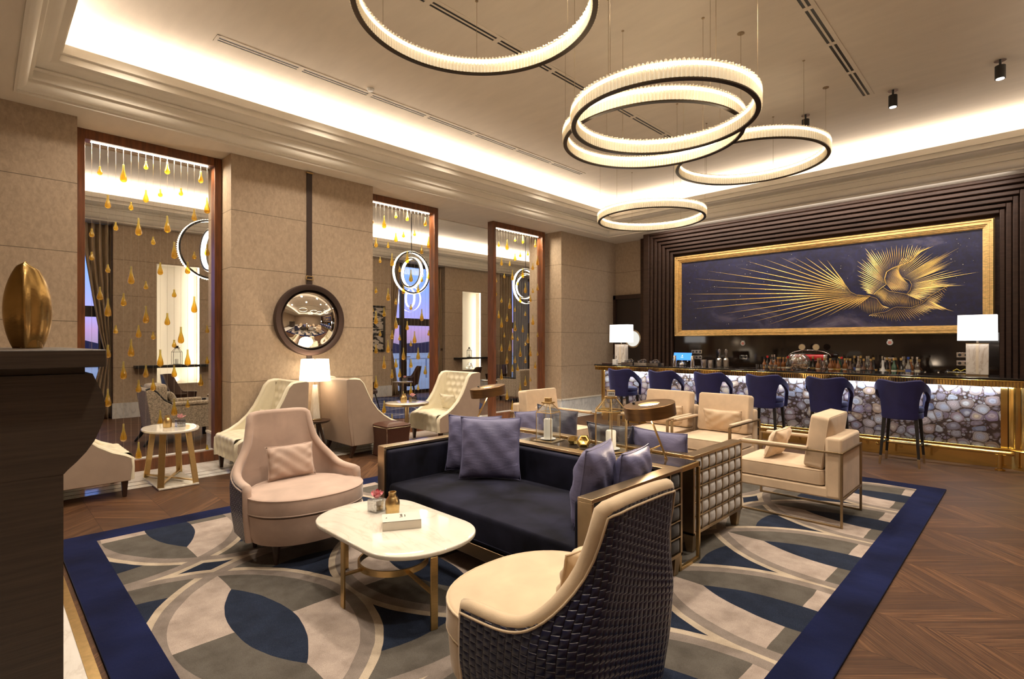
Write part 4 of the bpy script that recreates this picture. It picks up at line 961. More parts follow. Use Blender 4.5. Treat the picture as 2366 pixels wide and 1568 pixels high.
pillow('throw_pillow','dark shiny blue cushion between the big lantern and disc lamp stem',(-2.58,3.86,ZR+.44),math.radians(3),math.radians(10),.46,.42,.15,SILKD,18)

# ------------------------------------------------------------------ tables
t=thing('coffee_table','oval cream marble coffee table on brass bar legs','table',(-2.85,1.83,ZR))
pl_=[]
for k in range(72):
    a=2*PI*(k+.5)/72; c,s_=math.cos(a),math.sin(a); pl_.append((math.copysign(.26,c)+.30*math.copysign(abs(c)**.9,c),.350*math.copysign(abs(s_)**.9,s_)))
tp=cushion(pl_,.392,.418,.008,0); obj('marble_top',tp,MARBLE_O,t,40)
lg=[(0,-.33),(0,.33),(-.56,-.0),(.56,0)]
for x,y in ((-.02,-.33),(.02,.30),(-.50,-.06),(.55,-.10)):
    a=math.atan2(y,x); M_=Matrix.Translation((x,y,0))@Matrix.Rotation(a,4,'Z'); obj('leg',MB().bc(0,0,.196,.012,.042,.392,M_),BRASSB,t,None,.002)
    r0=.21/math.hypot(x,y); obj('brace_bar',MB().bar((x*r0,y*r0,.19),(x,y,.19),.028,.010),BRASSB,t,None,.001)
r_=MB(); n=60; vs=[]
for rr_,z in ((.205,.172),(.205,.208),(.217,.208),(.217,.172)): vs+=[(rr_*math.cos(2*PI*k/n),rr_*math.sin(2*PI*k/n),z) for k in range(n)]
r_.add(vs,[(i*n+k,i*n+(k+1)%n,((i+1)%4)*n+(k+1)%n,((i+1)%4)*n+k) for i in range(4) for k in range(n)]); obj('brace_ring',r_,BRASSB,t,30)
ZT=ZR+.418
def vase(label,loc,s=1,mat=None):
    o=obj('brass_vase',MB().lathe([(0,0),(.040*s,0),(.042*s,.004*s),(.0455*s,.06*s),(.043*s,.082*s),(.030*s,.103*s),(.024*s,.112*s),(.0245*s,.135*s),(.021*s,.135*s),(.020*s,.11*s),(0,.10*s)],28),BRASSB,smooth=50,loc=loc); return tag(o,label,'vase')
vase('small brushed brass bottle vase on the marble coffee table',(-3.02,1.93,ZT),1.05)
PETAL=fabric('orchid_petal',(.70,.24,.27),.6,.3,.25,30); PETAL2=fabric('pale_orchid_petal',(.72,.36,.38),.6,.3,.2,30); PEB=plain('white_pebbles',(.75,.72,.68),.5)
def flower_cube(label,loc,s=1,pm=None,rz=0):
    t=thing('flower_cube_vase',label,'flower vase',loc,rz); a=.038*s; g=MB()
    g.box(-a,-a,0,a,a,.008*s); 
    for q in ((-a,-a,-a+.004,a),(a-.004,-a,a,a),(-a,-a,a,-a+.004),(-a,a-.004,a,a)): g.box(q[0],q[1],.008*s,q[2],q[3],.072*s)
    obj('glass_cube',g,GLASSC,t,None,.002)
    R=random.Random(int(loc[0]*100)); p=MB()
    for i in range(22): 
        x,y,z=(R.uniform(-.7,.7)*a,R.uniform(-.7,.7)*a,.014*s+R.random()*.022*s); p.lathe([(0,-.008*s),(.008*s,-.002*s),(.007*s,.004*s),(0,.007*s)],7,x,y,Matrix.Translation((0,0,z)))
    obj('pebbles',p,PEB,t,60)
    f=MB()
    for i in range(7):
        an=2*PI*i/7+.3; tilt=.5+.5*(i%2); M_=Matrix.Translation((0,0,.075*s))@Matrix.Rotation(an,4,'Z')@Matrix.Rotation(tilt,4,'X')
        f.grid(lambda u,v:((u-.5)*.040*s*math.sin(PI*min(1,v*.9+.1))**.6,.002+.008*s*(abs(u-.5)*2)**2-.004,.055*s*v),6,7,M_)
    obj('orchid_bloom',f,pm or PETAL,t,60); return t
flower_cube('square glass vase with a dark pink orchid on the marble coffee table',(-3.13,1.88,ZT),1.15,rz=.2)
# thick paperback book
t=thing('paperback_book','thick cream paperback book lying on the marble coffee table','book',(-2.78,1.84,ZT),math.radians(60))
PAPER=plain('book_pages',(.72,.66,.56),.8,var=.06,vs=60,stretch=(.2,.2,8)); COVER=plain('book_cover',(.66,.61,.53),.6)
obj('page_block',MB().box(-.113,-.072,.003,.113,.078,.050),PAPER,t)
obj('cover',MB().box(-.115,-.08,.050,.115,.08,.053).box(-.115,-.08,0,.115,.08,.003).box(-.115,-.08,0,.115,-.076,.053),COVER,t)
INK=plain('printing_ink',(.10,.09,.08),.7)
def text(body,size,M_,mat,parent,name='lettering',ext=.0004):
    cu=bpy.data.curves.new(name,'FONT'); cu.body=body; cu.size=size; cu.extrude=ext; cu.align_x='CENTER'; cu.align_y='CENTER'
    tmp=bpy.data.objects.new(name,cu); C.objects.link(tmp); dg=bpy.context.evaluated_depsgraph_get(); me=bpy.data.meshes.new_from_object(tmp.evaluated_get(dg)); bpy.data.objects.remove(tmp)
    me.name=name; me.materials.clear(); me.materials.append(mat); o=bpy.data.objects.new(name,me); C.objects.link(o); o.parent=parent; o.matrix_local=M_; return o
text('Tabula',.026,Matrix.Translation((0,.02,.0535))@Matrix.Rotation(PI/2,4,'Z'),INK,t,'title_lettering')
text('Romaani',.011,Matrix.Translation((.022,.02,.0535))@Matrix.Rotation(PI/2,4,'Z'),INK,t,'subtitle_lettering')
text('Kirja',.010,Matrix.Translation((-.09,.0,.0535))@Matrix.Rotation(PI/2,4,'Z'),INK,t,'imprint_lettering')

# side table with splayed flat legs
t=thing('side_table','oval white marble side table on splayed gold legs before the first screen','table',(-6.92,1.53,.004))
el=[(.40*math.cos(2*PI*k/60),.27*math.sin(2*PI*k/60)) for k in range(60)]
obj('marble_top',cushion(el,.585,.608,.006,0),MARBLE_O,t,40)
obj('marble_base',MB().prism([(-.37,-.19),(.37,-.19),(.37,.19),(-.37,.19)],0,.018,'z'),MARBLE_O,t,None,.003)
for sx_ in (-1,1):
    for sy in (-1,1): obj('leg',MB().bar((sx_*.34,sy*.165,.018),(sx_*.22,sy*.12,.585),.014,.062,'X'),BRASSB,t,None,.002)
for a in ((-1,-1),(-1,1)): obj('cross_brace',MB().bar((a[0]*.33,a[1]*.16,.045),(-a[0]*.33,-a[1]*.16,.045),.03,.012),BRASSB,t,None,.001)
vase('small brushed brass bottle vase on the oval side table',(-6.93,1.50,.612),1.0); flower_cube('square glass vase of pebbles and pale orchid on the oval side table',(-6.90,1.62,.612),1.15,PETAL2)
# pedestal table
def pedestal(label,loc,r,h,group=None):
    t=thing('pedestal_table',label,'table',loc,0,group); obj('stone_top',MB().lathe([(0,h-.022),(r-.012,h-.022),(r-.012,h-.001),(r-.014,h),(0,h)],48),MARBLE_O,t,40)
    obj('brass_band',MB().lathe([(r-.014,h-.034),(r,h-.034),(r,h-.002),(r-.012,h-.002)],48),CHAMP,t,40); obj('column',MB().cyl(0,0,.018,h-.022,.032,n=24),CHAMP,t,40); obj('base_plate',MB().lathe([(0,0),(r*.66,0),(r*.66,.012),(.04,.02),(0,.02)],40),CHAMP,t,40); return t
pedestal('round white topped pedestal table beside the last tufted chair',(-6.98,4.72,.0055),.34,.625)
vase('brass bottle vase on the pedestal table, nearer one',(-7.02,4.68,.632),.95); vase('brass bottle vase on the pedestal table, further one',(-7.08,4.74,.632),.95)
flower_cube('square glass vase of pale orchid and pebbles on the pedestal table',(-6.94,4.80,.632),1.15,PETAL2)
# round table among the cream chairs
pedestal('round white topped table among the cream lounge chairs',(-3.22,5.14,ZR),.38,.47)
flower_cube('square glass vase with pink orchid on the table among the lounge chairs',(-3.16,5.10,ZR+.47),1.1)
vase('brass bottle vase on the table among the cream lounge chairs',(-3.30,5.05,ZR+.47),.9)

# console between the two sofas
t=thing('sofa_table','narrow black marble console with a brass frame between the two sofas','table',(0,0,ZR))
xa,xb,ya,yb,zt=-4.14,-1.70,3.335,3.640,.70
obj('stone_top',MB().box(xa+.02,ya+.02,zt-.02,xb-.02,yb-.02,zt),BLACKST,t)
obj('brass_rim',MB().box(xa,ya,zt-.035,xb,ya+.02,zt-.002).box(xa,yb-.02,zt-.035,xb,yb,zt-.002).box(xa,ya,zt-.035,xa+.02,yb,zt-.002).box(xb-.02,ya,zt-.035,xb,yb,zt-.002),BRASSB,t,None,.002)
for x in (xa+.012,xb-.012):
    for y in (ya+.012,yb-.012): obj('leg',MB().bc(x,y,.33,.024,.024,.66),BRASSB,t,None,.002)
    obj('foot_bar',MB().bc(x,(ya+yb)/2,.011,.024,yb-ya-.03,.02),BRASSB,t,None,.002)

# disc table lamps
def disc_lamp(label,foot,disc,tiltdir):
    t=thing('disc_lamp',label,'lamp',foot); D=Vector(disc)-Vector(foot); z0=0
    DISC=CHAMP; M_=Matrix.Translation(D)@Matrix.Rotation(math.radians(7),4,'X')@Matrix.Rotation(math.radians(-5),4,'Y')
    b=MB().lathe([(.178,-.045),(.180,.040),(.176,.044),(.075,.044),(.075,.030),(0,.030)],56,M=M_); h=obj('disc_shade',b,plain('bronze_shade',(.22,.125,.055),.36,.9,var=.2,vs=6,stretch=(1,1,14)),t,30)
    obj('diffuser',MB().lathe([(0,-.02),(.172,-.02)],40,M=M_),glow('lamp_diffuser',(1,.82,.58),3.0),h); obj('aperture',MB().lathe([(0,.0315),(.073,.0315)],36,M=M_),DISCG,h); obj('switch_knob',MB().bc(-.11,-.02,.052,.016,.016,.014,M_),BLACK,h,None,.002)
    a=D+Vector((0,0,-.04)); obj('stem',MB().rod((tiltdir*.13,.04,.012),tuple(a),.0075,12),BRASSB,t,40)
    m=Vector((tiltdir*.13,.04,.012)).lerp(a,.30); obj('strut',MB().rod((-tiltdir*.05,-.02,.02),tuple(m),.006,10),BRASSB,t,40)
    obj('foot_bar',MB().rod((-tiltdir*.05-.065,-.055,.020),(-tiltdir*.05+.065,.015,.020),.020,16),BRASSB,t,40); obj('toe',MB().cyl(tiltdir*.13,.04,0,.012,.012,n=12),BRASSB,t)
    point('disc_lamp_bulb',tuple(Vector(disc)+Vector((0,0,-.09))),5,WARM2,.06); return t
disc_lamp('bronze disc table lamp on the console, nearest us beside the big lantern',(-2.03,3.47,ZR+.70),(-1.945,3.36,1.085),1)
disc_lamp('bronze disc table lamp at the far end of the console by the tufted chair',(-3.93,3.52,ZR+.70),(-3.92,3.62,1.075),-1)

# lanterns
def lantern(label,loc,n,r,h,rz=0,tagm=False,mat=None,cand=(.035,.2),group=None):
    m=mat or BRASSB; t=thing('glass_lantern',label,'lantern',loc,rz,group); f=MB(); hb=h*.66; ht=h*.86; rt=r*.34
    P=lambda R,k,z:(R*math.cos(2*PI*(k+.5)/n),R*math.sin(2*PI*(k+.5)/n),z)
    for k in range(n):
        f.rod(P(r,k,.006),P(r,k,hb),.0035,6); f.rod(P(r,k,hb),P(rt,k,ht),.0035,6); f.rod(P(r,k,hb),P(r,k+1,hb),.0035,6); f.rod(P(r,k,.006),P(r,k+1,.006),.0045,6); f.rod(P(rt,k,ht),P(rt,k+1,ht),.003,6)
    obj('metal_frame',f,m,t); g=MB()
    for k in range(n):
        g.add([P(r,k,.01),P(r,k+1,.01),P(r,k+1,hb),P(r,k,hb)],[(0,1,2,3)]); g.add([P(r,k,hb),P(r,k+1,hb),P(rt,k+1,ht),P(rt,k,ht)],[(0,1,2,3)])
    obj('glass_panes',g,GLASS,t)
    obj('top_cap',MB().frustum(0,0,ht,ht+.014,(rt*1.2,rt*1.2),(rt*1.2,rt*1.2),n,PI/n).bc(0,0,(ht+h)/2,.05*r/.1*.9,.05*r/.1*.9,h-ht-.01),m,t,None,.002)
    obj('ring_handle',MB().tube([(.036*math.cos(a),.03,ht-.02-.0+.03*math.sin(a)) for a in [PI+PI*k/16 for k in range(17)]],.0018,6),m,t)
    obj('base_tray',MB().frustum(0,0,0,.008,(r*.98,r*.98),(r*.98,r*.98),n,PI/n),plain('tray_'+label[:6].replace(' ','_'),(.25,.2,.13),.4,.6),t)
    if tagm:
        lb=obj('paper_sticker',MB().box(.0,-.030,ht+.016,.0,.030,ht+.055) if False else MB().box(-.028,-.037,ht+.018,.028,-.0345,ht+.052),WHITE,t); bb=MB(); x=-.02
        for k in range(9): bb.box(x,-.0378,ht+.028,x+.0015+.001*(k%3),-.0371,ht+.044); x+=.0046
        obj('barcode_bars',bb,BLACK,lb)
    if cand:
        c=thing('pillar_candle',label.split(' ')[0]+' white pillar candle inside the '+label,'candle',loc); cr,ch=cand
        obj('wax',MB().lathe([(0,.018),(cr,.018),(cr,ch-.008),(cr*.86,ch),(cr*.7,ch-.006),(cr*.4,ch-.016),(0,ch-.018)],28),CANDLE,c,50); obj('saucer',MB().lathe([(0,.009),(cr*1.2,.009),(cr*1.75,.018),(cr*1.75,.021),(cr*1.1,.018),(0,.018)],32),WHITE,c,50); obj('wick',MB().cyl(0,0,ch-.018,ch+.004,.001,n=5),BLACK,c)
        c['label']='white pillar candle inside the '+label.split(' standing')[0].split(' on ')[0]
    return t
lantern('small square brass lantern on the console behind the navy sofa',(-2.99,3.47,ZR+.70),4,.105,.375,math.radians(8),cand=(.038,.19))
lantern('big brass lantern with a barcode sticker beside the disc lamp',(-2.36,3.49,ZR+.70),6,.135,.48,math.radians(-8+45),True,cand=(.040,.16))
def faceted(label,loc,r,rot):
    m=MB().lathe([(0,-.55*r),(.62*r,-.52*r),(1.0*r,.05*r),(.72*r,.55*r),(.55*r,.55*r),(.50*r,.25*r),(0,.2*r)],6)
    o=obj('faceted_candle_holder',m,plain('gold_facets',(.80,.58,.20),.2,.95),loc=loc); o.rotation_euler=rot; return tag(o,label,'candle holder')
faceted('faceted gold candle holder standing upright beside the small lantern',(-2.74,3.50,ZR+.70+.030),.055,(0,0,.3)); faceted('faceted gold candle holder tipped on its side toward us',(-2.58,3.43,ZR+.70+.052),.060,(math.radians(62),0,math.radians(35)))

# leather ottoman
t=thing('leather_ottoman','brown leather cube ottoman with nailhead trim behind the navy sofa arm','ottoman',(-6.38,4.06,.004)); b=MB(); s=.19; N=12
vs=[];sec=[(1,0),(.96,.08),(.93,.17),(.94,.25),(1.0,.37),(1.03,.40)]
for k,z in sec: vs+=[(x*s*k,y*s*k,z) for x,y in ((-1,-1),(1,-1),(1,1),(-1,1))]
b.add(vs,[(i*4+k,i*4+(k+1)%4,(i+1)*4+(k+1)%4,(i+1)*4+k) for i in range(len(sec)-1) for k in range(4)]+[(3,2,1,0)]); obj('leather_body',b,BROWNL,t,None,.01)
obj('padded_top',cushion(rr(-.198,-.198,.198,.198,.02),.40,.43,.012,.035),BROWNL,t,50)
nh=MB()
for e in range(4):
    for k in range(26):
        q=-1+2*k/25; x,y=((q,-1),(1,q),(-q,1),(-1,-q))[e]; nh.lathe([(0,-.004),(.004,0),(0,.004)],6,x*.199,y*.199,Matrix.Translation((0,0,.402)))
        if k<24: 
            z=.016+.38*k/24; kk=1-.07*math.sin(PI*z/.4); cx_,cy_=((-1,-1),(1,-1),(1,1),(-1,1))[e]; nh.lathe([(0,-.004),(.004,0),(0,.004)],6,cx_*s*kk,cy_*s*kk,Matrix.Translation((0,0,z)))
obj('nailhead_trim',nh,CHAMP,t)

# lamp table with table lamp by the mirror
t=thing('lamp_table','small round dark wood table holding the lamp under the mirror','table',(-7.07,3.30,.0055))
obj('table_top',MB().lathe([(0,.455),(.15,.455),(.185,.475),(.185,.487),(0,.487)],36),LEGW,t,40)
for k in range(3):
    a=2*PI*k/3+.4; obj('leg',MB().rod((.04*math.cos(a),.04*math.sin(a),.456),(.20*math.cos(a),.20*math.sin(a),0),.022,8,.013),LEGW,t,40)
t=thing('table_lamp','table lamp with lit drum shade and tapered white stone base under the mirror','lamp',(-7.07,3.28,.4925))
obj('foot',MB().bc(0,0,.012,.13,.13,.024),CHAMP,t,None,.003); obj('stone_base',MB().frustum(0,0,.024,.49,(.052,.052),(.024,.024),4),MARBLE_O,t,None,.004); obj('neck',MB().cyl(0,0,.49,.58,.010),CHAMP,t,40)
obj('lamp_shade',MB().lathe([(.205,.545),(.182,.845),(.178,.845),(.201,.545)],48),SHADEW,t,60); obj('finial',MB().lathe([(0,.835),(.012,.84),(.006,.86),(0,.865)],12),CHAMP,t,60)
point('table_lamp_bulb',(-7.07,3.28,1.17),16,WARM2,.05)

# convex wall mirror on a strap
t=thing('wall_mirror','round convex mirror in a dark leather frame hung from a strap','mirror',(XL,3.33,1.885))
def xl(prof,n,m,nm,par,sm=50): return obj(nm,MB().lathe(prof,n,M=Matrix.Rotation(PI/2,4,'Y')),m,par,sm)
ML=plain('mirror_leather',(.045,.026,.020),.45)
xl([(.425,.012),(.425,.075),(.435,.085),(.495,.085),(.505,.07),(.505,.012)],72,ML,'round_frame',t)
R_=.62; pf=[]
for k in range(13):
    r=.43*(1-k/12); pf.append((r,.04+math.sqrt(R_*R_-r*r)-math.sqrt(R_*R_-.43**2)))
xl(pf,72,plain('mirror_silver',(.93,.91,.87),.02,1),'convex_glass',t,180)
st=obj('hanging_strap',MB().box(.002,-.038,.50,.02,.038,2.10),ML,t,None,.002); obj('lower_strap',MB().box(.002,-.038,-.66,.02,.038,-.50),ML,t,None,.002)
for z in (.60,-.60): obj('buckle',MB().box(.02,-.055,z-.03,.03,.055,z-.02).box(.02,-.055,z+.02,.03,.055,z+.03).box(.02,-.055,z-.03,.03,-.043,z+.03).box(.02,.043,z-.03,.03,.055,z+.03),BRASSB,t,None,.002)
obj('strap_anchor',MB().box(.0,-.05,2.085,.035,.05,2.105),BRASSB,t,None,.003)

# ------------------------------------------------------------------ reception stand and bronze sculpture in the foreground
t=thing('reception_stand','tall dark wood stand with a bulging body and flat top, close on the left','stand',(0,0,.0045))
def lev(z,x1,y1,x0=-3.10,y0=-.75): return (x0,y0,x1,y1,z)
def loft(levels,nm,bev=0,sm=None):
    vs=[]; r=.004
    for x0,y0,x1,y1,z in levels: vs+=[(x0,y0,z),(x1,y0,z),(x1,y1,z),(x0,y1,z)]
    fs=[(i*4+k,i*4+(k+1)%4,(i+1)*4+(k+1)%4,(i+1)*4+k) for i in range(len(levels)-1) for k in range(4)]+[(3,2,1,0),tuple((len(levels)-1)*4+k for k in range(4))]
    return obj(nm,MB().add(vs,fs),ESPR,t,sm,bev)
loft([lev(1.487,-1.90,.262),lev(1.5365,-1.90,.262)],'top_board',.003)
loft([lev(1.46,-1.96,.219),lev(1.488,-1.96,.219)],'neck')
bulge=[(1.468,-1.955,.19),(1.466,-1.95,.236),(1.44,-1.95,.246),(1.41,-1.95,.258),(1.38,-1.95,.265),(1.355,-1.95,.266),(1.33,-1.95,.262),(1.30,-1.95,.252),(1.27,-1.95,.240),(1.24,-1.95,.221),(1.215,-1.95,.200),(1.195,-1.95,.180),(1.185,-1.95,.172)]
loft([lev(z,x,y) for z,x,y in bulge[::-1]],'bulging_body',0,50)
loft([lev(0,-1.951,.171),lev(1.186,-1.951,.171)],'lower_body')
t=thing('bronze_sculpture','tall bronze shell shaped sculpture standing on the dark reception stand','sculpture',(-2.52,.125,1.5415))
BZ=plain('cast_bronze',(.46,.30,.11),.24,1,var=.35,vs=5,bump=.25,bs=26)
def shell(u,v):
    a=2*PI*u; h=.305
    prof=math.sin(PI*min(1,(v*.80+.13)))**.55
    zt=h*(1-.09*abs(math.sin(a*.5+.4))**.8*(v>.0))*v
    rx=.070*prof; ry=.052*prof; ridge=.016*math.exp(-((math.sin(a-2.55))**2)*30)*(math.cos(a-2.55)<0)*math.sin(PI*min(1,v+.1))
    if v>=.999: rx*=.55; ry*=.55
    return ((ry+ridge)*math.cos(a),(rx+ridge)*math.sin(a),zt)
sb=MB().grid(shell,72,40,wrapu=True)
o=obj('shell_body',sb,BZ,t,70); o.rotation_euler=(0,0,math.radians(28)); 
obj('shell_core',MB().lathe([(0,.0),(.04,.002),(.04,.05),(.026,.17),(0,.19)],24),BZ,t,60)

# ------------------------------------------------------------------ bar stools
def stool(label,loc,group):
    t=thing('bar_stool',label,'bar stool',loc,0,group)
    cpl=[(.225*math.copysign(abs(math.cos(2*PI*k/40))**.85,math.cos(2*PI*k/40)),.02+.225*math.copysign(abs(math.sin(2*PI*k/40))**.85,math.sin(2*PI*k/40))) for k in range(40)]
    obj('seat_cushion',cushion(cpl,.675,.745,.025,.02),STOOLV,t,50); obj('seat_base',cushion([(x*.98,y*.98) for x,y in cpl],.60,.675,.012,0),STOOLV,t,50)
    def top(a):
        s=abs(a)
        if s<50: return 1.060+.024*math.sin(math.radians(min(90,s*2.3)))**2
        q=min(1,(s-50)/66); return 1.084-.20*(1-(1-q)**1.25)**1.15
    def bot(a):
        s=abs(a)
        if s<44: return .60
        if s<54: q=(s-44)/10; return .74+(.955-.74)*q**.5
        if s<112: return min(.955,top(a)-.085)
        if s<118: return top(a)-.085-(s-112)/6*.10
        return .61
    A=[-128+2.56*i for i in range(101)]
    def pt(a,z,off):
        k=(z-.6)/.48; r=.262-off+.03*k; an=math.radians(a); x=r*math.sin(an)*1.03; y=-r*math.cos(an)*(1.0 if abs(a)<90 else 1.25)-.015*k+ (0.04 if abs(a)>90 else 0.04*(abs(a)/90)); return (x,y,z)
    m=MB(); nv=9
    for off in (0,.042):
        m.grid(lambda u,v,off=off:pt(A[int(round(u*100))],bot(A[int(round(u*100))])+(top(A[int(round(u*100))])-bot(A[int(round(u*100))]))*v,off),101,nv)
    for fn_ in (top,bot):
        m.grid(lambda u,v,fn_=fn_:pt(A[int(round(u*100))],fn_(A[int(round(u*100))])+(.012*math.sin(PI*v) if fn_ is top else -.008*math.sin(PI*v)),.042*v),101,5)
    for e in (0,100): m.grid(lambda u,v,e=e:pt(A[e],bot(A[e])+(top(A[e])-bot(A[e]))*v,.042*u),2,nv)
    obj('wrapped_back',m,STOOLV,t,60)
    for sx_ in (-1,1):
        for sy in (-1,1):
            x0=sx_*.165;y0=.015+sy*.165;x1=sx_*.205;y1=.015+sy*(.215 if sy<0 else .20)
            lg=MB(); 
            def q(z): f=1-z/.61; return (x0+(x1-x0)*f,y0+(y1-y0)*f)
            a=q(.11); b=q(.61); lg.frustum(a[0],a[1],.11,.61,(.0135,.0135),(.020,.020),4,PI/4,b[0]-a[0],b[1]-a[1]); L=obj('leg',lg,BLACK,t,None,.002)
            c_=q(.0); obj('brass_tip',MB().frustum(c_[0],c_[1],0,.11,(.0115,.0115),(.0142,.0142),4,PI/4,a[0]-c_[0],a[1]-c_[1]),CHAMP,L,None,.001)
    for sx_ in (-1,1): obj('footrest',MB().rod((sx_*.19,-.16,.27),(sx_*.19,.18,.27),.009,8),BLACK,t)
    obj('footrest',MB().rod((-.19,.185,.24),(.19,.185,.24),.010,8),BRASSB,t)
    return t
L_=['blue velvet bar stool nearest the right edge, standing apart from the others','blue velvet bar stool beside the stool nearest the right edge','blue velvet bar stool behind the right cream lounge chair','blue velvet bar stool just above the bronze disc lamp','blue velvet bar stool second from the far left end of the bar','blue velvet bar stool at the far left end beside the marble lamp']
L_=['blue velvet bar stool closest to the fluted brass column','blue velvet bar stool next to the one by the fluted column','blue velvet bar stool fourth from the far end of the bar','blue velvet bar stool third from the far end of the bar','blue velvet bar stool second from the far end of the bar','blue velvet bar stool at the far end by the smaller marble lamp']
s0=stool(L_[0],(-1.22,8.42,0),'blue bar stools along the bar')
for k in range(1,6): dup(s0,(-1.22-.837*k,8.42,0),0,L_[k])

# ------------------------------------------------------------------ lamps and things on the bar
ZB=1.132
MB_L=marble('veined_alabaster',(.78,.74,.69),(.40,.30,.22),3.2,.25,'Object',.6)  # pale stone with brown veins, no emission
def bar_lamp(label,x,w,sw,bh,sh):
    t=thing('marble_table_lamp',label,'lamp',(x,9.28,ZB)); obj('alabaster_base',MB().bc(0,0,bh/2+.012,w,w*.42,bh),MB_L,t,None,.003); obj('foot_plate',MB().bc(0,0,.006,w*.95,w*.4,.012),CHAMP,t); obj('centre_joint',MB().bc(0,-w*.212,bh/2+.012,w*.13,.002,bh-.01),plain('pale_joint',(.74,.66,.54),.3),t)
    obj('cap_plate',MB().bc(0,0,bh+.017,w*1.02,w*.44,.010),CHAMP,t); obj('neck',MB().cyl(0,0,bh+.02,bh+.075,.012),STEEL,t,40)
    z0=bh+.055; s=MB(); pl1=rr(-sw/2,-.12,sw/2,.12,.03); s.prism(pl1,z0,z0+sh,'z'); 
    s=MB(); n=len(pl1); vs=[(a,b,z0) for a,b in pl1]+[(a*.985,b*.985,z0+sh) for a,b in pl1]; s.add(vs,[(k,(k+1)%n,n+(k+1)%n,n+k) for k in range(n)]); obj('lamp_shade',s,SHADEC,t,60)
    point('bar_lamp_bulb',(x,9.28,ZB+z0+sh*.45),9,(1,.88,.74),.05); return t
bar_lamp('bigger marble lamp with a lit white shade on the bar near the fluted column',-.535,.225,.395,.405,.335)
bar_lamp('smaller marble lamp with a lit white shade at the far end of the bar',-6.02,.25,.44,.385,.36)
# point of sale screen
t=thing('till_screen','till with a bright blue screen on the bar among the steel shakers','till',(-4.80,9.50,ZB))
M_=Matrix.Translation((0,0,.17))@Matrix.Rotation(math.radians(-22),4,'X')
obj('screen_body',MB().bc(0,.012,0,.38,.02,.165,M_),BLACK,t,None,.004); obj('lit_screen',MB().bc(0,-.0005,0,.36,.004,.148,M_),glow('blue_screen',(.03,.25,.95),1.1,(.02,.08,.3)),t)
text('A',.045,M_@Matrix.Translation((0,-.004,.012))@Matrix.Rotation(PI/2,4,'X'),glow('screen_white',(1,1,1),1.2),t,'screen_emblem'); text('lounge',.018,M_@Matrix.Translation((0,-.004,-.02))@Matrix.Rotation(PI/2,4,'X'),glow('screen_white2',(1,1,1),1.0),t,'screen_lettering')
obj('pedestal',MB().frustum(0,.03,0,.10,(.10,.07),(.05,.03),4),BLACK,t,None,.01); obj('status_light',MB().bc(.13,-.045,.085,.01,.004,.006),glow('status_led',(.4,.5,1),5),t)
def on_bar(name,prof,mat,label,cat,x,y,n=20,group=None,z=ZB):
    o=obj(name,MB().lathe(prof,n),mat,smooth=45,loc=(x,y,z)); return tag(o,label,cat,group)
shk=[(0,0),(.033,0),(.046,.165),(.046,.185),(.030,.187),(.030,.19),(0,.19)]
shk=[(0,0),(.045,0),(.043,.02),(.028,.185),(.026,.19),(0,.19)]
on_bar('cocktail_shaker',shk,STEEL,'tall steel cocktail shaker standing before the blue till screen, further one','shaker',-4.90,9.40); on_bar('cocktail_shaker',shk,STEEL,'tall steel cocktail shaker at the near edge of the blue till screen','shaker',-4.52,9.35)
on_bar('cocktail_strainer_cap',[(0,0),(.045,0),(.05,.03),(.03,.06),(.014,.07),(.014,.10),(0,.105)],STEEL,'short steel shaker cap between the two tall shakers','shaker',-4.72,9.33)
on_bar('ice_bucket',[(0,0),(.06,0),(.065,.12),(.06,.12),(.055,.01),(0,.01)],STEEL,'steel bar cup beside the black straw holder, further one','bucket',-4.33,9.42); on_bar('ice_bucket',[(0,0),(.06,0),(.063,.115),(.058,.115),(.055,.01),(0,.01)],STEEL,'steel bar cup beside the black straw holder, nearer one','bucket',-4.20,9.42)
t=thing('straw_holder','black holder full of dark straws on the bar','straw holder',(-4.08,9.44,ZB)); obj('cup',MB().cyl(0,0,0,.14,.045),BLACK,t,40); q=MB(); R=random.Random(2)
for i in range(26): a=R.random()*6.28; r=R.random()*.03; q.rod((r*math.cos(a),r*math.sin(a),.10),(r*2.2*math.cos(a),r*2.2*math.sin(a),.27+R.random()*.05),.004,5)
obj('straws',q,BLACK,t)['kind']='stuff'
def decanter(x,lb):
    t=thing('crystal_decanter',lb,'decanter',(x,9.28,ZB)); b=MB(); n=16; prof=[(.046,0),(.050,.01),(.050,.13),(.040,.155),(.020,.172),(.017,.20),(.024,.212)]
    b.lathe([(0,0)]+prof+[(0,.212)],10); obj('cut_body',b,GLASSC,t); obj('liquor',MB().lathe([(0,.006),(.042,.006),(.042,.09),(0,.09)],10),plain('pale_spirit',(.5,.47,.42),.1,trans=.6),t); obj('stopper',MB().lathe([(0,.205),(.014,.21),(.013,.23),(.030,.27),(.024,.31),(0,.325)],12),GLASSC,t,40); return t
d0=decanter(-3.985,'cut crystal decanter with tall stopper on the bar, further of the pair'); dup(d0,(-3.865,9.28,ZB),0,'cut crystal decanter with tall stopper on the bar, nearer of the pair')
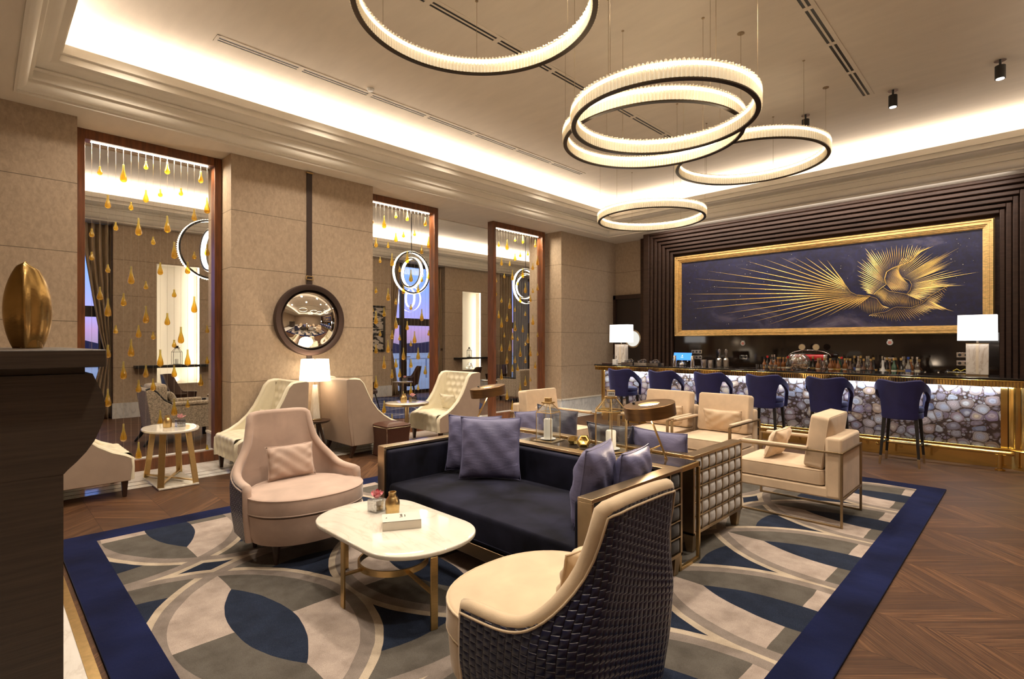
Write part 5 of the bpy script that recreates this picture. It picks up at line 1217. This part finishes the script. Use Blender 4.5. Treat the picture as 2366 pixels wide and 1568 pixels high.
# fish bowl jar
t=thing('glass_bowl_jar','big round glass jar of corks standing on the bar','jar',(-2.64,9.12,ZB)); pr=[(.07,0),(.10,.012)]+[(.155*math.sin(a),.135-.13*math.cos(a)) for a in [math.radians(x) for x in range(48,150,8)]]+[(.085,.25),(.09,.265)]
obj('glass_bowl',MB().lathe(pr,36),GLASSC,t,60); q=MB(); R=random.Random(9); CK=plain('corks',(.42,.26,.14),.8,var=.4,vs=30)
for i in range(60): a=R.random()*6.28; r=.115*R.random()**.5; M_=Matrix.Translation((r*math.cos(a),r*math.sin(a),.03+R.random()*.055))@Matrix.Rotation(R.random()*3,4,'X')@Matrix.Rotation(R.random()*3,4,'Y'); q.cyl(0,0,-.02,.02,.011,n=8,M=M_)
obj('corks',q,CK,t,50)['kind']='stuff'
# glass trays with ashtray-like crystal dishes
def tray(x,lb):
    t=thing('glass_tray',lb,'glassware',(x,9.12,ZB)); obj('tray_dish',MB().bc(0,0,.008,.26,.20,.012).box(-.13,-.10,.0,-.122,.10,.045).box(.122,-.10,.0,.13,.10,.045).box(-.13,-.10,.0,.13,-.092,.045).box(-.13,.092,0,.13,.10,.045),GLASSC,t)
    for i in range(4):
        g=MB().lathe([(.028,.014),(.034,.04),(.030,.085),(.027,.085),(.026,.02),(0,.018)],14,-.07+.09*(i%2)+.02,-.045+.09*(i//2)); obj('tumbler',g,GLASSC,t,40)
    obj('ice_tongs',MB().tube([(-.1,.0,.05),(-.03,.02,.10),(.05,.0,.11),(.09,-.02,.09)],.005,6),STEEL,t,50)
    return t
t0=tray(-5.73,'clear glass tray of tumblers beside the smaller marble lamp'); dup(t0,(-5.45,9.14,ZB),.1,'clear glass tray of tumblers, middle of the three on the bar'); dup(t0,(-5.17,9.12,ZB),-.05,'clear glass tray of tumblers nearest the stepped panelling')
o=obj('leather_menu',MB().bc(0,0,.012,.20,.14,.024),BROWNL2,bevel=.003,loc=(-6.17,9.02,ZB)); tag(o,'dark leather menu lying before the smaller marble lamp','menu')
t=thing('napkin_holder','small white napkin and pen holder before the smaller marble lamp','holder',(-6.0,9.02,ZB)); obj('box',MB().bc(0,0,.05,.09,.06,.10),WHITE,t,None,.003); obj('pens',MB().rod((-.02,0,.08),(-.035,.0,.19),.005).rod((.015,0,.08),(.02,.01,.17),.005),BLACK,t)
gl0=None; ORDG=['first','second','third','fourth','last']
for i in range(5):
    x=-3.40+.075*i
    if gl0 is None: gl0=thing('shot_glass','small clear shot glass, first in the row counted from the decanters','glass',(x,9.45,ZB),0,'row of shot glasses beside the decanters'); obj('glass_cup',MB().lathe([(0,0),(.022,0),(.029,.06),(.026,.06),(.020,.008),(0,.008)],14),GLASSC,gl0,40)
    else: dup(gl0,(x,9.45,ZB),0,'small clear shot glass, '+ORDG[i]+' in the row counted from the decanters')

# ------------------------------------------------------------------ bottles on the back counter
def bottle(label,glassc,capc,labc,kind,group,h=.30):
    t=thing('liquor_bottle',label,'bottle',(0,0,0),0,group)
    P_={'round':[(0,0),(.036,0),(.038,.01),(.038,.6),(.030,.72),(.014,.80),(.013,1.0)],'tall':[(0,0),(.033,0),(.035,.01),(.035,.66),(.013,.80),(.0125,1.0)],'squat':[(0,0),(.050,0),(.055,.03),(.055,.35),(.040,.55),(.015,.66),(.014,1.0)],'square':[(0,0),(.044,0),(.046,.01),(.046,.62),(.018,.70),(.015,1.0)],'bell':[(0,0),(.050,0),(.052,.02),(.045,.30),(.022,.62),(.016,.75),(.016,1.0)]}[kind]
    n=4 if kind=='square' else 18
    pr=[(r,(z if z<.011 else z)*h) for r,z in P_]; pr=[(r,z) for r,z in pr]
    M_=Matrix.Rotation(PI/4,4,'Z') if n==4 else None
    obj('glass_body',MB().lathe(pr+[(0,h)],n,M=M_),glassc,t,40); obj('cap',MB().lathe([(0,h*.99),(.017,h*.95),(.018,h*1.07),(0,h*1.08)],14),capc,t,50)
    r=P_[2][0]+.0012
    if n==4: obj('paper_label',MB().bc(0,0,h*.32,r*1.43,r*1.43,h*.30),labc,t)
    else: obj('paper_label',MB().lathe([(r,h*.16),(r,h*.46)],n),labc,t,60)
    return t
cg=lambda n,c,r=.08:plain(n,c,r,coat=.5)
AMB=cg('amber_spirit',(.20,.065,.015)); DRK=cg('dark_bottle',(.012,.010,.010)); GRN=cg('green_bottle',(.015,.07,.03)); BRN=cg('brown_bottle',(.07,.025,.010)); BLU=cg('blue_bottle',(.03,.07,.30)); WHB=cg('white_bottle',(.72,.70,.66),.3); CLR=thin_glass('clear_bottle',(.8,.82,.82),.4,.05)
LG=plain('gold_cap',(.75,.52,.2),.3,.8); LR=plain('red_cap',(.55,.02,.02),.4); LW=plain('cream_label',(.70,.64,.50),.7); LB=plain('black_label',(.02,.02,.02),.5); LY=plain('yellow_label',(.62,.40,.08),.6); LU=plain('blue_label',(.08,.12,.35),.6)
kinds=[(AMB,LG,LW,'round','amber spirit bottle with a gold cap and cream label'),(DRK,LR,LW,'tall','dark bottle with a red cap and cream label'),(CLR,STEEL,LW,'round','clear spirit bottle with a silver cap'),(BRN,LG,LB,'squat','squat brown bottle with a gold cap and black label'),(GRN,LG,LW,'tall','green bottle with a gold cap and cream label'),(CLR,LG,LU,'square','square clear bottle with a gold cap and blue label'),(AMB,LB,LY,'tall','amber bottle with a black cap and yellow label'),(DRK,LG,LG,'bell','dark bell shaped bottle with gold label')]
R=random.Random(21); cnt=[0,0,0]; firsts={}
ORN='first second third fourth fifth sixth seventh eighth ninth tenth eleventh twelfth thirteenth fourteenth fifteenth sixteenth seventeenth eighteenth nineteenth twentieth twenty-first twenty-second twenty-third last'.split()
xs=[(-3.55+.098*i,row) for row in (0,1,2) for i in range(24)]
for x,row in xs:
    if row==0 and x<-2.9 and x>-3.3 and False: continue
    if R.random()<.10: continue
    if -1.86<x<-1.60 and row==0: continue
    k=R.choice([0,0,0,1,2,2,2,3,3,4,5,6,6,7]); y=10.24+.115*row+R.uniform(-.012,.012); xx=x+R.uniform(-.012,.012)
    if abs(xx+2.88)<.36 and row==2: continue
    gl_,ca,la,kd,lb=kinds[k]; lb2=lb+', '+('front','middle','rear')[row]+' row, '+ORN[cnt[row]]+' from the till'
    if k not in firsts:
        t=bottle(lb2,gl_,ca,la,kd,'liquor bottles behind the bar',.29+.02*(k%3)); t.location=(xx,y,.99); firsts[k]=t
    else: t=dup(firsts[k],(xx,y,.99),R.random()*3,lb2)
    cnt[row]+=1
t=bottle('white ceramic bell shaped bottle among the liquor bottles',WHB,WHB,plain('white_label',(.7,.68,.64),.5),'bell',None,.27); t.location=(-1.735,10.26,.99)
t=bottle('tall bottle with blue label and blue cap near the steel teapots',CLR,BLU,LU,'square',None,.33); t.location=(-1.40,10.16+.06,.99)
# espresso machine
t=thing('lever_espresso_machine','red and chrome espresso machine with two round gauges behind the glass jar','coffee machine',(-2.90,10.60,.99)); RED=plain('red_enamel',(.45,.01,.015),.15,coat=.6)
obj('body',MB().box(-.30,-.12,.0,.30,.20,.14),STEEL,t,None,.01); obj('chrome_columns',MB().cyl(-.22,0,.14,.24,.03).cyl(.22,0,.14,.24,.03),STEEL,t,40)
obj('red_cylinder',MB().cyl(0,0,-.24,.24,.065,n=28,M=Matrix.Translation((0,0,.30))@Matrix.Rotation(PI/2,4,'Y')),RED,t,40)
for s in (-1,1): obj('chrome_cap',MB().cyl(0,0,-.03,.03,.070,n=28,M=Matrix.Translation((s*.27,0,.30))@Matrix.Rotation(PI/2,4,'Y')),STEEL,t,40)
obj('arched_rail',MB().tube([(.34*math.cos(a),0,.33+.11*math.sin(a)) for a in [PI*k/20 for k in range(21)]],.006,8),STEEL,t,50)
for s in (-1,1):
    g=obj('pressure_gauge',MB().cyl(0,0,-.012,.012,.058,n=28,M=Matrix.Translation((s*.115,-.02,.495))@Matrix.Rotation(PI/2,4,'X')),STEEL,t,40); obj('gauge_face',MB().cyl(0,0,.0,.002,.048,n=28,M=Matrix.Translation((s*.115,-.033,.495))@Matrix.Rotation(PI/2,4,'X')),plain('gauge_face_paint',(.55,.42,.25),.5),g,40)
    obj('gauge_stem',MB().rod((s*.115,-.01,.44),(s*.115,0,.40),.006),STEEL,t)
# teapots, small rack
def teapot(x,lb):
    t=thing('steel_teapot',lb,'teapot',(x,10.30,.99)); obj('pot_body',MB().lathe([(0,0),(.045,0),(.06,.04),(.05,.085),(.02,.105),(.012,.12),(.014,.14),(0,.145)],20),STEEL,t,50); obj('spout',MB().tube([(.05,0,.05),(.085,0,.075),(.10,0,.10)],.008),STEEL,t,50); obj('handle',MB().tube([(-.05,0,.08),(-.09,0,.08),(-.09,0,.04),(-.055,0,.03)],.005),STEEL,t,50); return t
t0=teapot(-1.20,'polished steel teapot beside the last liquor bottle'); dup(t0,(-1.04,10.30,.99),.2,'polished steel teapot nearer the wire rack')
t=thing('wire_rack','small chrome rack behind the bigger marble lamp','rack',(-.78,10.30,.99)); obj('rack_frame',MB().box(-.15,-.08,.11,.15,.08,.14).box(-.15,-.08,0,-.135,.08,.11).box(.135,-.08,0,.15,.08,.11).box(-.03,-.08,0,-.01,.08,.11),STEEL,t,None,.003); obj('yellow_hooks',MB().tube([(-.09+.045*k,0,.15+.03*abs(math.sin(k*PI/2))) for k in range(5)],.007),plain('yellow_rubber',(.6,.45,.03),.5),t,50)

# ------------------------------------------------------------------ crystal ring pendants
def prism_ring(nm,r,h,parent,out,n,rot=None):
    m=MB(); 
    for k in range(n):
        a=2*PI*k/n; w_=2*PI*r/n*.44; c,s_=math.cos(a),math.sin(a); ro=r+(.020 if out else -.020)
        L=(-s_*w_,c*w_)
        z0,z1=.012,h-.004
        p=[(r*c+L[0],r*s_+L[1]),(ro*c,ro*s_),(r*c-L[0],r*s_-L[1])]
        zt=(z1+.006) if k%2 else z1
        m.add([(x,y,z0) for x,y in p]+[(x,y,zt) for x,y in p],[(0,1,4,3),(1,2,5,4),(3,4,5),(0,2,1)])
    return obj(nm,m,CRYSTAL,parent)
def annulus(m,r0,r1,z0,z1,n=128):
    vs=[]
    for rr_,z in ((r0,z0),(r1,z0),(r1,z1),(r0,z1)): vs+=[(rr_*math.cos(2*PI*k/n),rr_*math.sin(2*PI*k/n),z) for k in range(n)]
    return m.add(vs,[(i*n+k,i*n+(k+1)%n,((i+1)%4)*n+(k+1)%n,((i+1)%4)*n+k) for i in range(4) for k in range(n)])
RINGD=plain('ring_bronze',(.055,.038,.022),.35,.8)
def ring_lamp(label,x,y,z,r,h=.150,cab=6,ph=.3,canopy=None,group=None):
    t=thing('crystal_ring_pendant',label,'pendant lamp',(x,y,z),0)
    obj('bronze_rim',annulus(MB(),r-.020,r+.020,0,.012),RINGD,t,40)
    obj('led_core',annulus(MB(),r-.004,r+.004,h*.72,h-.012),LEDR,t,60)
    obj('backing_band',annulus(MB(),r-.006,r+.006,.012,h*.72),glow('crystal_backing',(1,.84,.60),.45,(.8,.74,.62)),t,60)
    n=int(2*PI*r/.032); prism_ring('outer_crystals',r+.010,h,t,True,n); prism_ring('inner_crystals',r-.010,h,t,False,n)
    obj('top_rim',annulus(MB(),r-.008,r+.008,h-.012,h-.004),plain('ring_gold',(.5,.33,.14),.3,.9),t,40)
    for k in range(cab):
        a=ph+2*PI*k/cab; cx_,cy_=r*math.cos(a),r*math.sin(a); c=obj('suspension_cable',MB().cyl(cx_,cy_,h-.01,ZC-z-.004,.0018,n=5),BRONZE,t); rr2=.035 if k==(canopy or 0) else .014
        obj('cable_canopy',MB().lathe([(0,-.006),(rr2,-.006),(rr2,0),(0,0)],20,cx_,cy_,Matrix.Translation((0,0,ZC-z))),BRONZE,c,40)
    for k in range(8):
        a=2*PI*k/8+.2
    return t
ring_lamp('huge crystal ring pendant cut by the top edge of the picture',-3.04,2.68,4.07,.905,ph=math.radians(138-60))
ring_lamp('crystal ring pendant hanging in front of and overlapping another ring',-2.34,4.25,3.50,.775,ph=.5)
ring_lamp('crystal ring pendant partly hidden behind the overlapping front ring',-2.90,5.03,3.71,.905,ph=math.radians(35))
ring_lamp('crystal ring pendant hung nearest the bar wall panelling',-2.63,7.03,3.87,.89,ph=math.radians(30))
ring_lamp('lowest and furthest crystal ring pendant over the back of the room',-4.68,8.12,3.66,.875,ph=.4)

# double ring pendants of the lounge
def gyro(label,x,y,z,a2,r=.49):
    t=thing('double_ring_pendant',label,'pendant lamp',(x,y,z),0)
    def rg(nm,r,rot,par):
        M_=Matrix.Rotation(rot,4,'Z')@Matrix.Rotation(PI/2,4,'Y'); m=MB(); annulus(m,r-.004,r+.016,-.045,.045,72); o=obj(nm,m,LEDR,par,60); o.matrix_local=M_
        m=MB(); annulus(m,r-.012,r+.020,-.056,-.045,72); annulus(m,r-.012,r+.020,.045,.056,72); q=obj('dark_band',m,BLACK,o,40)
        pr=prism_ring('crystal_fringe',r+.016,.10,o,True,90); pr.location=(0,0,-.05); return o
    rg('outer_ring',r,0,t); rg('inner_ring',r*.70,math.radians(a2),t)
    obj('rod',MB().cyl(0,0,r*.70+.01,ZC-z,.010,n=10),BLACK,t,40); obj('cable_cross',MB().rod((0,-.12,-.70),(0,.0,-.35),.004,5) if False else MB().cyl(0,0,ZC-z-.02,ZC-z,.06,n=20),BLACK,t,40)
    return t
gyro('double ring pendant of the lounge behind the first drop screen',-10.8,3.04,3.27,-83,.525); gyro('double ring pendant of the lounge behind the middle drop screen',-10.8,7.44,3.27,-83); gyro('double ring pendant of the lounge behind the furthest drop screen',-10.8,11.5,3.25,-83)

# ------------------------------------------------------------------ lounge furniture
RUG2=None
def swirl():
    t=NT('swirl_rug'); p=t.coord('Object'); s=t.sep(p); m=t.math
    lines=None
    for (cx_,cy_,r,wd) in ((.6,.3,1.3,.015),(-.5,.8,1.1,.012),(-.9,-.6,1.5,.015),(.3,-1.0,1.2,.012),(1.2,.2,1.9,.012),(0,0,2.3,.018),(-.2,.2,.8,.012)):
        d=m('ABSOLUTE',m('SUBTRACT',m('SQRT',m('ADD',m('POWER',m('SUBTRACT',s[0],cx_),2),m('POWER',m('SUBTRACT',s[1],cy_),2))),r)); k=m('LESS_THAN',d,wd); lines=k if lines is None else m('MAXIMUM',lines,k)
    t.P(base=t.mix(lines,(.020,.030,.10),(.50,.50,.55)),rough=.95); return t.m
o=obj('round_rug',MB().lathe([(0,.0),(2.2,.0),(2.2,.012),(0,.013)],80),swirl(),smooth=30,loc=(-11.2,7.2,.001)); tag(o,'round navy rug with thin white swirling lines in the lounge','rug')
# patterned armchair
t=thing('patterned_armchair','oatmeal patterned armchair with dark wood trim behind the first screen','armchair',(-9.80,2.27,0),0)
def armprof(): return [(-.42,.22),(-.50,.84),(-.44,.86),(-.36,.80),(-.27,.68),(-.15,.60),(.10,.575),(.48,.575),(.48,.22)]
for s in (-1,1):
    m=MB().prism(armprof(),min(s*.36,s*.31),max(s*.36,s*.31),'x'); obj('side_panel',m,BOUCLE,t,None,.008)
    obj('arm_pad',MB().box(min(s*.37,s*.28),-.16,.575,max(s*.37,s*.28),.42,.645),BOUCLE,t,None,.028,seg=3)
    obj('wood_trim',MB().tube([(s*.335,y,z+.012) for y,z in armprof()[1:-2]],.016,8),BLACK,t,60); obj('arm_post',MB().box(min(s*.365,s*.315),.44,.0,max(s*.365,s*.315),.49,.62),BLACK,t,None,.004)
    obj('leg',MB().tube([(s*.32,-.40,.22),(s*.32,-.44,.10),(s*.32,-.52,0)],[.034,.026,.016],8),BLACK,t,50)
obj('back_rest',MB().prism([(-.42,.22),(-.50,.84),(-.44,.87),(-.34,.30),(-.34,.22)],-.32,.32,'x'),BOUCLE,t,None,.01)
obj('seat_cushion',cushion(rr(-.30,-.34,.30,.46,.04),.24,.44,.03,.02),BOUCLE,t,50)
obj('back_cushion',MB().add(*(lambda mb:(mb.v,mb.f))(cushion(rr(-.27,0,.27,.42,.06),0,.15,.06,.03))) if False else cushion(rr(-.28,-.42,.28,-.20,.06),.46,.92,.06,.01),BOUCLE,t,50)
pillow('throw_pillow','oatmeal patterned cushion on the armchair behind the first screen',(-9.80,2.25,.44),0,math.radians(20),.42,.38,.14,BOUCLE,30)
# brown shell chairs
def shell_chair(label,loc,rz,high=.86,wing=False,group=None):
    t=thing('leather_shell_chair',label,'chair',loc,rz,group)
    def fn(off):
        def f(u,v):
            a=math.radians(-115+230*u); s=abs(a)/math.radians(115); qq=max(0,min(1,(s-.32)/.36)); tp=high-(high-.63)*qq*qq*(3-2*qq); z=.42+(tp-.42)*v; r=.29-off+.04*v; return (r*math.sin(a),-r*math.cos(a)-.05*v*(1-s),z)
        return f
    m=MB().grid(fn(0),40,10).grid(fn(.03),40,10).grid(lambda u,v:(lambda p,q:tuple(Vector(p).lerp(Vector(q),v)))(fn(0)(u,1),fn(.03)(u,1)),40,2); obj('shell_back',m,BROWNL2,t,60)
    obj('seat_pad',cushion([(.26*math.cos(2*PI*k/30),.02+.25*math.sin(2*PI*k/30)) for k in range(30)],.38,.47,.03,.02),BROWNL2,t,50)
    for sx_ in (-1,1):
        for sy in (-1,1): obj('leg',MB().rod((sx_*.16,sy*.15,.39),(sx_*.24,sy*.23,0),.017,8,.010),BLACK,t,40)
    return t
shell_chair('brown leather wing chair above the patterned armchair back',(-11.35,2.72,0),math.radians(-30),.98)
shell_chair('dark chair at the edge of the first screen opening',(-10.6,4.05,0),math.radians(140))
shell_chair('brown leather shell chair before the lounge glass door',(-12.3,8.35,.0),math.radians(150),.92)
shell_chair('brown leather shell chair partly hidden behind the textured pillar edge',(-10.9,6.25,.014),math.radians(-60),.88)
shell_chair('brown leather shell chair under the far floating shelf',(-11.9,10.25,0),math.radians(120),.86)
shell_chair('brown leather shell chair beside the last mahogany frame',(-11.6,11.05,0),math.radians(200),.90)
pedestal('small brass rimmed table by the lounge glass door',(-11.65,7.75,.014),.26,.55); pedestal('small brass rimmed table under the far floating shelf',(-10.9,10.2,0),.30,.52)
pedestal('dark round table behind the patterned armchair',(-10.9,3.35,0),.35,.60)
flower_cube('square glass vase with dark pink orchid on the dark lounge table',(-10.85,3.42,.60),1.2); flower_cube('square glass vase with pale orchid by the lounge glass door',(-11.6,7.78,.564),1.2,PETAL2); flower_cube('square glass vase with orchid on the table under the far shelf',(-10.9,10.2,.52),1.2)
t=thing('dark_drum_stool','low dark wood hourglass table behind the oval side table','table',(-9.05,2.95,0)); obj('drum_body',MB().lathe([(0,0),(.27,0),(.28,.03),(.16,.06),(.10,.20),(.12,.34),(.20,.42),(.26,.44),(.26,.46),(0,.46)],30),LEGW,t,40)
# beige sofa of the lounge, third screen
t=thing('lounge_sofa','beige sofa with a dark trim line seen through the furthest drop screen','sofa',(-10.0,10.9,0),math.radians(90))
obj('sofa_back',MB().box(-.95,-.45,.12,.95,-.28,.86),BOUCLE,t,None,.04,seg=3); obj('sofa_seat',MB().box(-.85,-.28,.20,.85,.42,.44),BOUCLE,t,None,.03,seg=3)
for s in (-1,1): obj('sofa_arm',MB().box(min(s*.95,s*.83),-.30,.12,max(s*.95,s*.83),.42,.62),BOUCLE,t,None,.03,seg=3); obj('arm_trim',MB().box(min(s*.955,s*.825),-.27,.62,max(s*.955,s*.825),.42,.645),BLACK,t,None,.004)
for s in (-1,1):
    for y in (-.38,.36): obj('leg',tapered_leg(s*.85,y,.13),BLACK,t)
pillow('throw_pillow','grey blue cushion on the beige lounge sofa',(-10.1,11.2,.45),math.radians(90),math.radians(15),.44,.40,.14,plain('grey_blue_cloth',(.30,.31,.38),.8,sheen=.2),31)
# shelf decorations
lantern('black framed lantern on the shelf behind the first drop screen',(XO+.14,3.06,1.085),4,.12,.42,math.radians(45-45),mat=BLACK,cand=(.035,.13)); lantern('small wire lantern on the far lounge shelf',(XO+.14,11.45,1.085),6,.085,.34,0,mat=BLACK,cand=(.03,.1))
o=obj('glass_orb_vase',MB().lathe([(0,0),(.05,.0),(.11,.06),(.12,.12),(.07,.22),(.05,.25)],24),GLASSC,smooth=60,loc=(XO-.12,11.7,.67)); tag(o,'clear round vase in the low niche under the far shelf','vase')
o=obj('fire_call_point',MB().box(0,0,0,.03,.10,.10),LR,bevel=.004,loc=(XO-.25,1.83,1.30)) if False else None
